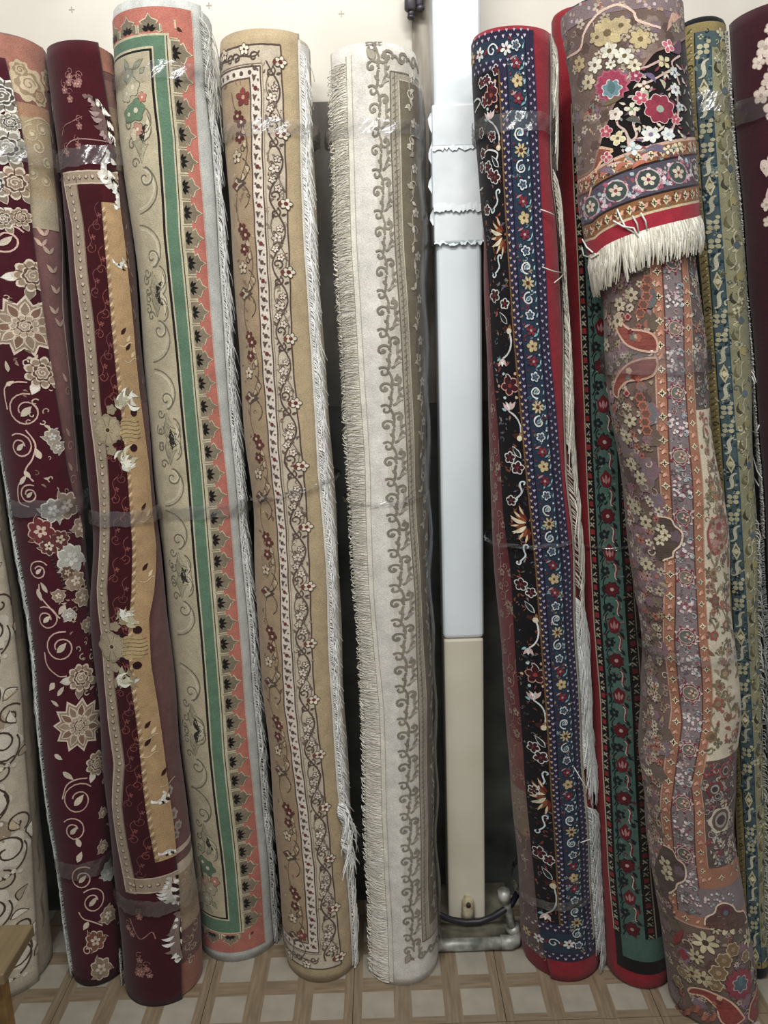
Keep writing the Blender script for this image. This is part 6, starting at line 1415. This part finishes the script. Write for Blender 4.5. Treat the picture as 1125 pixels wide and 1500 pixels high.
# ---------------------------------------------------------------- olive and blue carpet
Kk = Roll('olive_blue_carpet', 'slim rolled carpet with black edge, gold band and blue floral border beside the plum carpet',
          [(988, 40), (1002, 300), (1020, 500), (1046, 800), (1066, 1100), (1082, 1400)], [(1062, 40), (1073, 200), (1091, 400), (1101, 600), (1110, 800), (1117, 1000), (1124, 1300), (1128, 1430)], (1026, 21), (1108, 1437))
Kk.body('15151a', h=0.0, capcol='1a1a1e')
c1 = [(1003, 60), (1006, 150), (1016, 290), (1031, 466), (1043, 620), (1053, 760), (1062, 900), (1072, 1080), (1082, 1273), (1088, 1400)]
m1 = Kk.edge(c1); m2 = Kk.edge([(x + 15 - 5 * (y / 1400), y) for x, y in c1]); m3 = Kk.edge([(x + 39 - 12 * (y / 1400), y) for x, y in c1]); cR = Kk.const(2.2)
z0, z1 = .03, zpx(Kk, 1020, 34); z2 = zpx(Kk, 1030, 46)
P = Pat(Kk, 'border_bands', 0.0)
P.band(m1, cR, z0, z1, '857543', 0); P.band(m2, cR, z0 + .015, z2, '445659', 1); P.band(m3, cR, z0 + .05, z2 - .03, '83805f', 2)
P.line(m1, z0, z1, .002, '3a3420', 3); P.line(m2, z0, z2, .002, '1d2a33', 3); P.line(m3, z0, z2 - .03, .002, '2a4a5a', 3); P.done()
P = Pat(Kk, 'border_motifs', .0007)
filler(P, m2, m3, z0, z2, 330, ['8a9488', '24404c', '6a7a70', '1d2a33', 'a09a78'], .006, 0, 13)
filler(P, m3, lambda z: m3(z) + .05, z0, z2, 260, ['a8a37c', '5f5a3c', '6d6a4a', 'b5b08c', '4d5a5a'], .007, 1, 14)
n = int((z1 - z0) / .013)
for k in range(n):
    z = z0 + k * .013; s0 = float(m1(z) + m2(z)) / 2
    if k % 9 == 4: P.spiral(s0, z, .006, 1, 0, 1, .0022, '3a3624', 2)
    else: P.leaf(s0 - .005, z, s0 + .005, z + .007, .0035, '5f5228' if k % 2 else '6e6032', 2); P.disc(s0 + .004, z + .002, .002, 'b3a268', 2, 6)
z = z0 + .03; k = 0
while z < z2 - .02:
    a, b = float(m2(z)), float(m3(z)); s0 = (a + b) / 2; w_ = b - a; t = k % 5
    CB = 'aaa582'
    if t == 0: P.poly([(s0, z + .020), (s0 + w_ * .34, z), (s0, z - .020), (s0 - w_ * .34, z)], 'b8b08c', 2); P.poly([(s0, z + .013), (s0 + w_ * .22, z), (s0, z - .013), (s0 - w_ * .22, z)], '6a6238', 3); P.scal(s0, z, .006, 'c9c19c', 4, 4, .3)
    elif t in (1, 4): P.bez((a + w_ * .15, z - .016), (b, z - .012), (a, z + .012), (b - w_ * .15, z + .018), .007, 'b5b299' , 2, taper=True); P.leaf(a + w_ * .2, z + .012, a + w_ * .5, z + .02, .006, '1d3440', 2)
    else: P.flower(s0, z, .012, 4, CB, '2a4450', 2, rot=.78, pw=.8); P.disc(a + w_ * .15, z - .014, .004, CB, 2, 7); P.disc(b - w_ * .15, z + .014, .004, CB, 2, 7); P.leaf(b - w_ * .3, z - .016, b - w_ * .1, z - .008, .004, '1d3440', 2)
    P.disc(b - w_ * .12, z + .002, .0035, '25404c', 2, 6)
    # olive field beside it
    f0 = b + .020
    P.leaf(f0, z - .01, f0 + .010 * (-1) ** k, z + .016, .007, '5f5a3c' if k % 3 else '3d3a2a', 3, bend=.3); P.bez((f0 - .012, z - .014), (f0 + .012, z), (f0 - .01, z + .01), (f0 + .006, z + .024), .0024, 'b0ab88', 3)
    if k % 4 == 0: P.scal(f0 + .006, z + .008, .009, '958b52', 4, 5, .3)
    if k % 4 == 2: P.scal(f0 + .004, z - .004, .008, '506068', 4, 4, .3)
    z += .037; k += 1
o_ = P.done(); o_['kind'] = 'stuff'
eK = Kk.edge([(1058, 40), (1069, 200), (1088, 400), (1097, 600), (1106, 800), (1112, 1000), (1119, 1300), (1123, 1430)])
fringe(Kk, eK, .05, 1.05, 150, .03, 1, droop=.9, h=.003, cols=('c9c9bd', 'b5b5aa'), spread=.6, rad=.0010)
Kk.tape(148, 28, h=.006)

# ---------------------------------------------------------------- plum carpet at the right
Lp = Roll('plum_blossom_carpet', 'plain dark plum rolled carpet with cream blossoms and white fringed edge',
          [(1064, 20), (1071, 150), (1077, 250), (1097, 500), (1107, 650), (1117, 800), (1128, 1000), (1145, 1400)], [(1252, 20), (1262, 250), (1276, 500), (1290, 800), (1318, 1400)], (1158, -9), (1230, 1440))
Lp.body('331019', h=-.009, capcol='2a0c14')
eL = Lp.edge([(1068, 20), (1075, 150), (1081, 250), (1101, 500), (1111, 650), (1121, 800), (1132, 1000), (1150, 1400)]); eR = Lp.const(2.6)
Lp.panel(eL, eR, 0.0, Lp.zt, '3a111d', h=0.0)
P = Pat(Lp, 'blossom_pattern', 0.0)
for (x, y, r) in ((1122, 70, 14), (1112, 92, 10), (1128, 118, 12), (1116, 140, 12), (1128, 42, 8), (1130, 242, 14), (1124, 300, 9), (1126, 325, 8), (1135, 160, 16), (1140, 90, 18), (1138, 460, 10), (1140, 560, 12)):
    k = Lp.k(x, y); s0, z0 = P.px(x, y); P.flower(s0, z0, r * k, 5, 'd0bfae', 'b59c90', 2, rot=x, pw=.75, line='8a6a66', lw=.0012)
P.pxs([(1135, 250), (1120, 236), (1116, 245), (1125, 258)], .006, 'd0b4a8', 3, sm=4); P.pxs([(1135, 310), (1124, 290), (1130, 270)], .005, 'c9ada2', 3, sm=4)
P.pxs([(1075, 16), (1090, 11), (1106, 7)], .002, '8a6a5c', 2); P.done()
WF = ('d6d3ca', 'c6c3ba', 'e0ddd5')
fringe(Lp, lambda z: eL(z) + .004, 1.0, Lp.zt - .01, 800, .017, -1, droop=.35, h=.002, cols=WF, spread=.7, rad=.0013, lift=.003)
fringe(Lp, lambda z: eL(z) + .004, 1.0, Lp.zt - .01, 420, .008, 1, droop=.3, h=.002, cols=WF, spread=.9, rad=.0012, lift=.003, name='fringe_knots')
fringe(Lp, lambda z: eL(z) + .004, .55, 1.0, 170, .05, -1, droop=1.1, h=.003, cols=('e6e8e4', 'd3d5d0'), spread=.5, rad=.0011, lift=.01)
fringe(Lp, lambda z: eL(z) + .002, .22, .62, 300, .09, -1, droop=1.3, h=.004, cols=('eceeeb', 'dcdfdb', 'cfd2ce'), spread=.35, rad=.0011, lift=.012)
strands(Lp, [([(1098, 545), (1106, 540), (1112, 548), (1116, 560)], .012), ([(1100, 548), (1110, 552), (1114, 562)], .012), ([(1104, 630), (1116, 634), (1120, 622)], .012), ([(1108, 660), (1116, 690), (1122, 700)], .012), ([(1102, 710), (1112, 700), (1118, 712)], .012)], name='loose_threads', rad=.0013)
Lp.tape(132, 34, h=.005, tilt=.012)
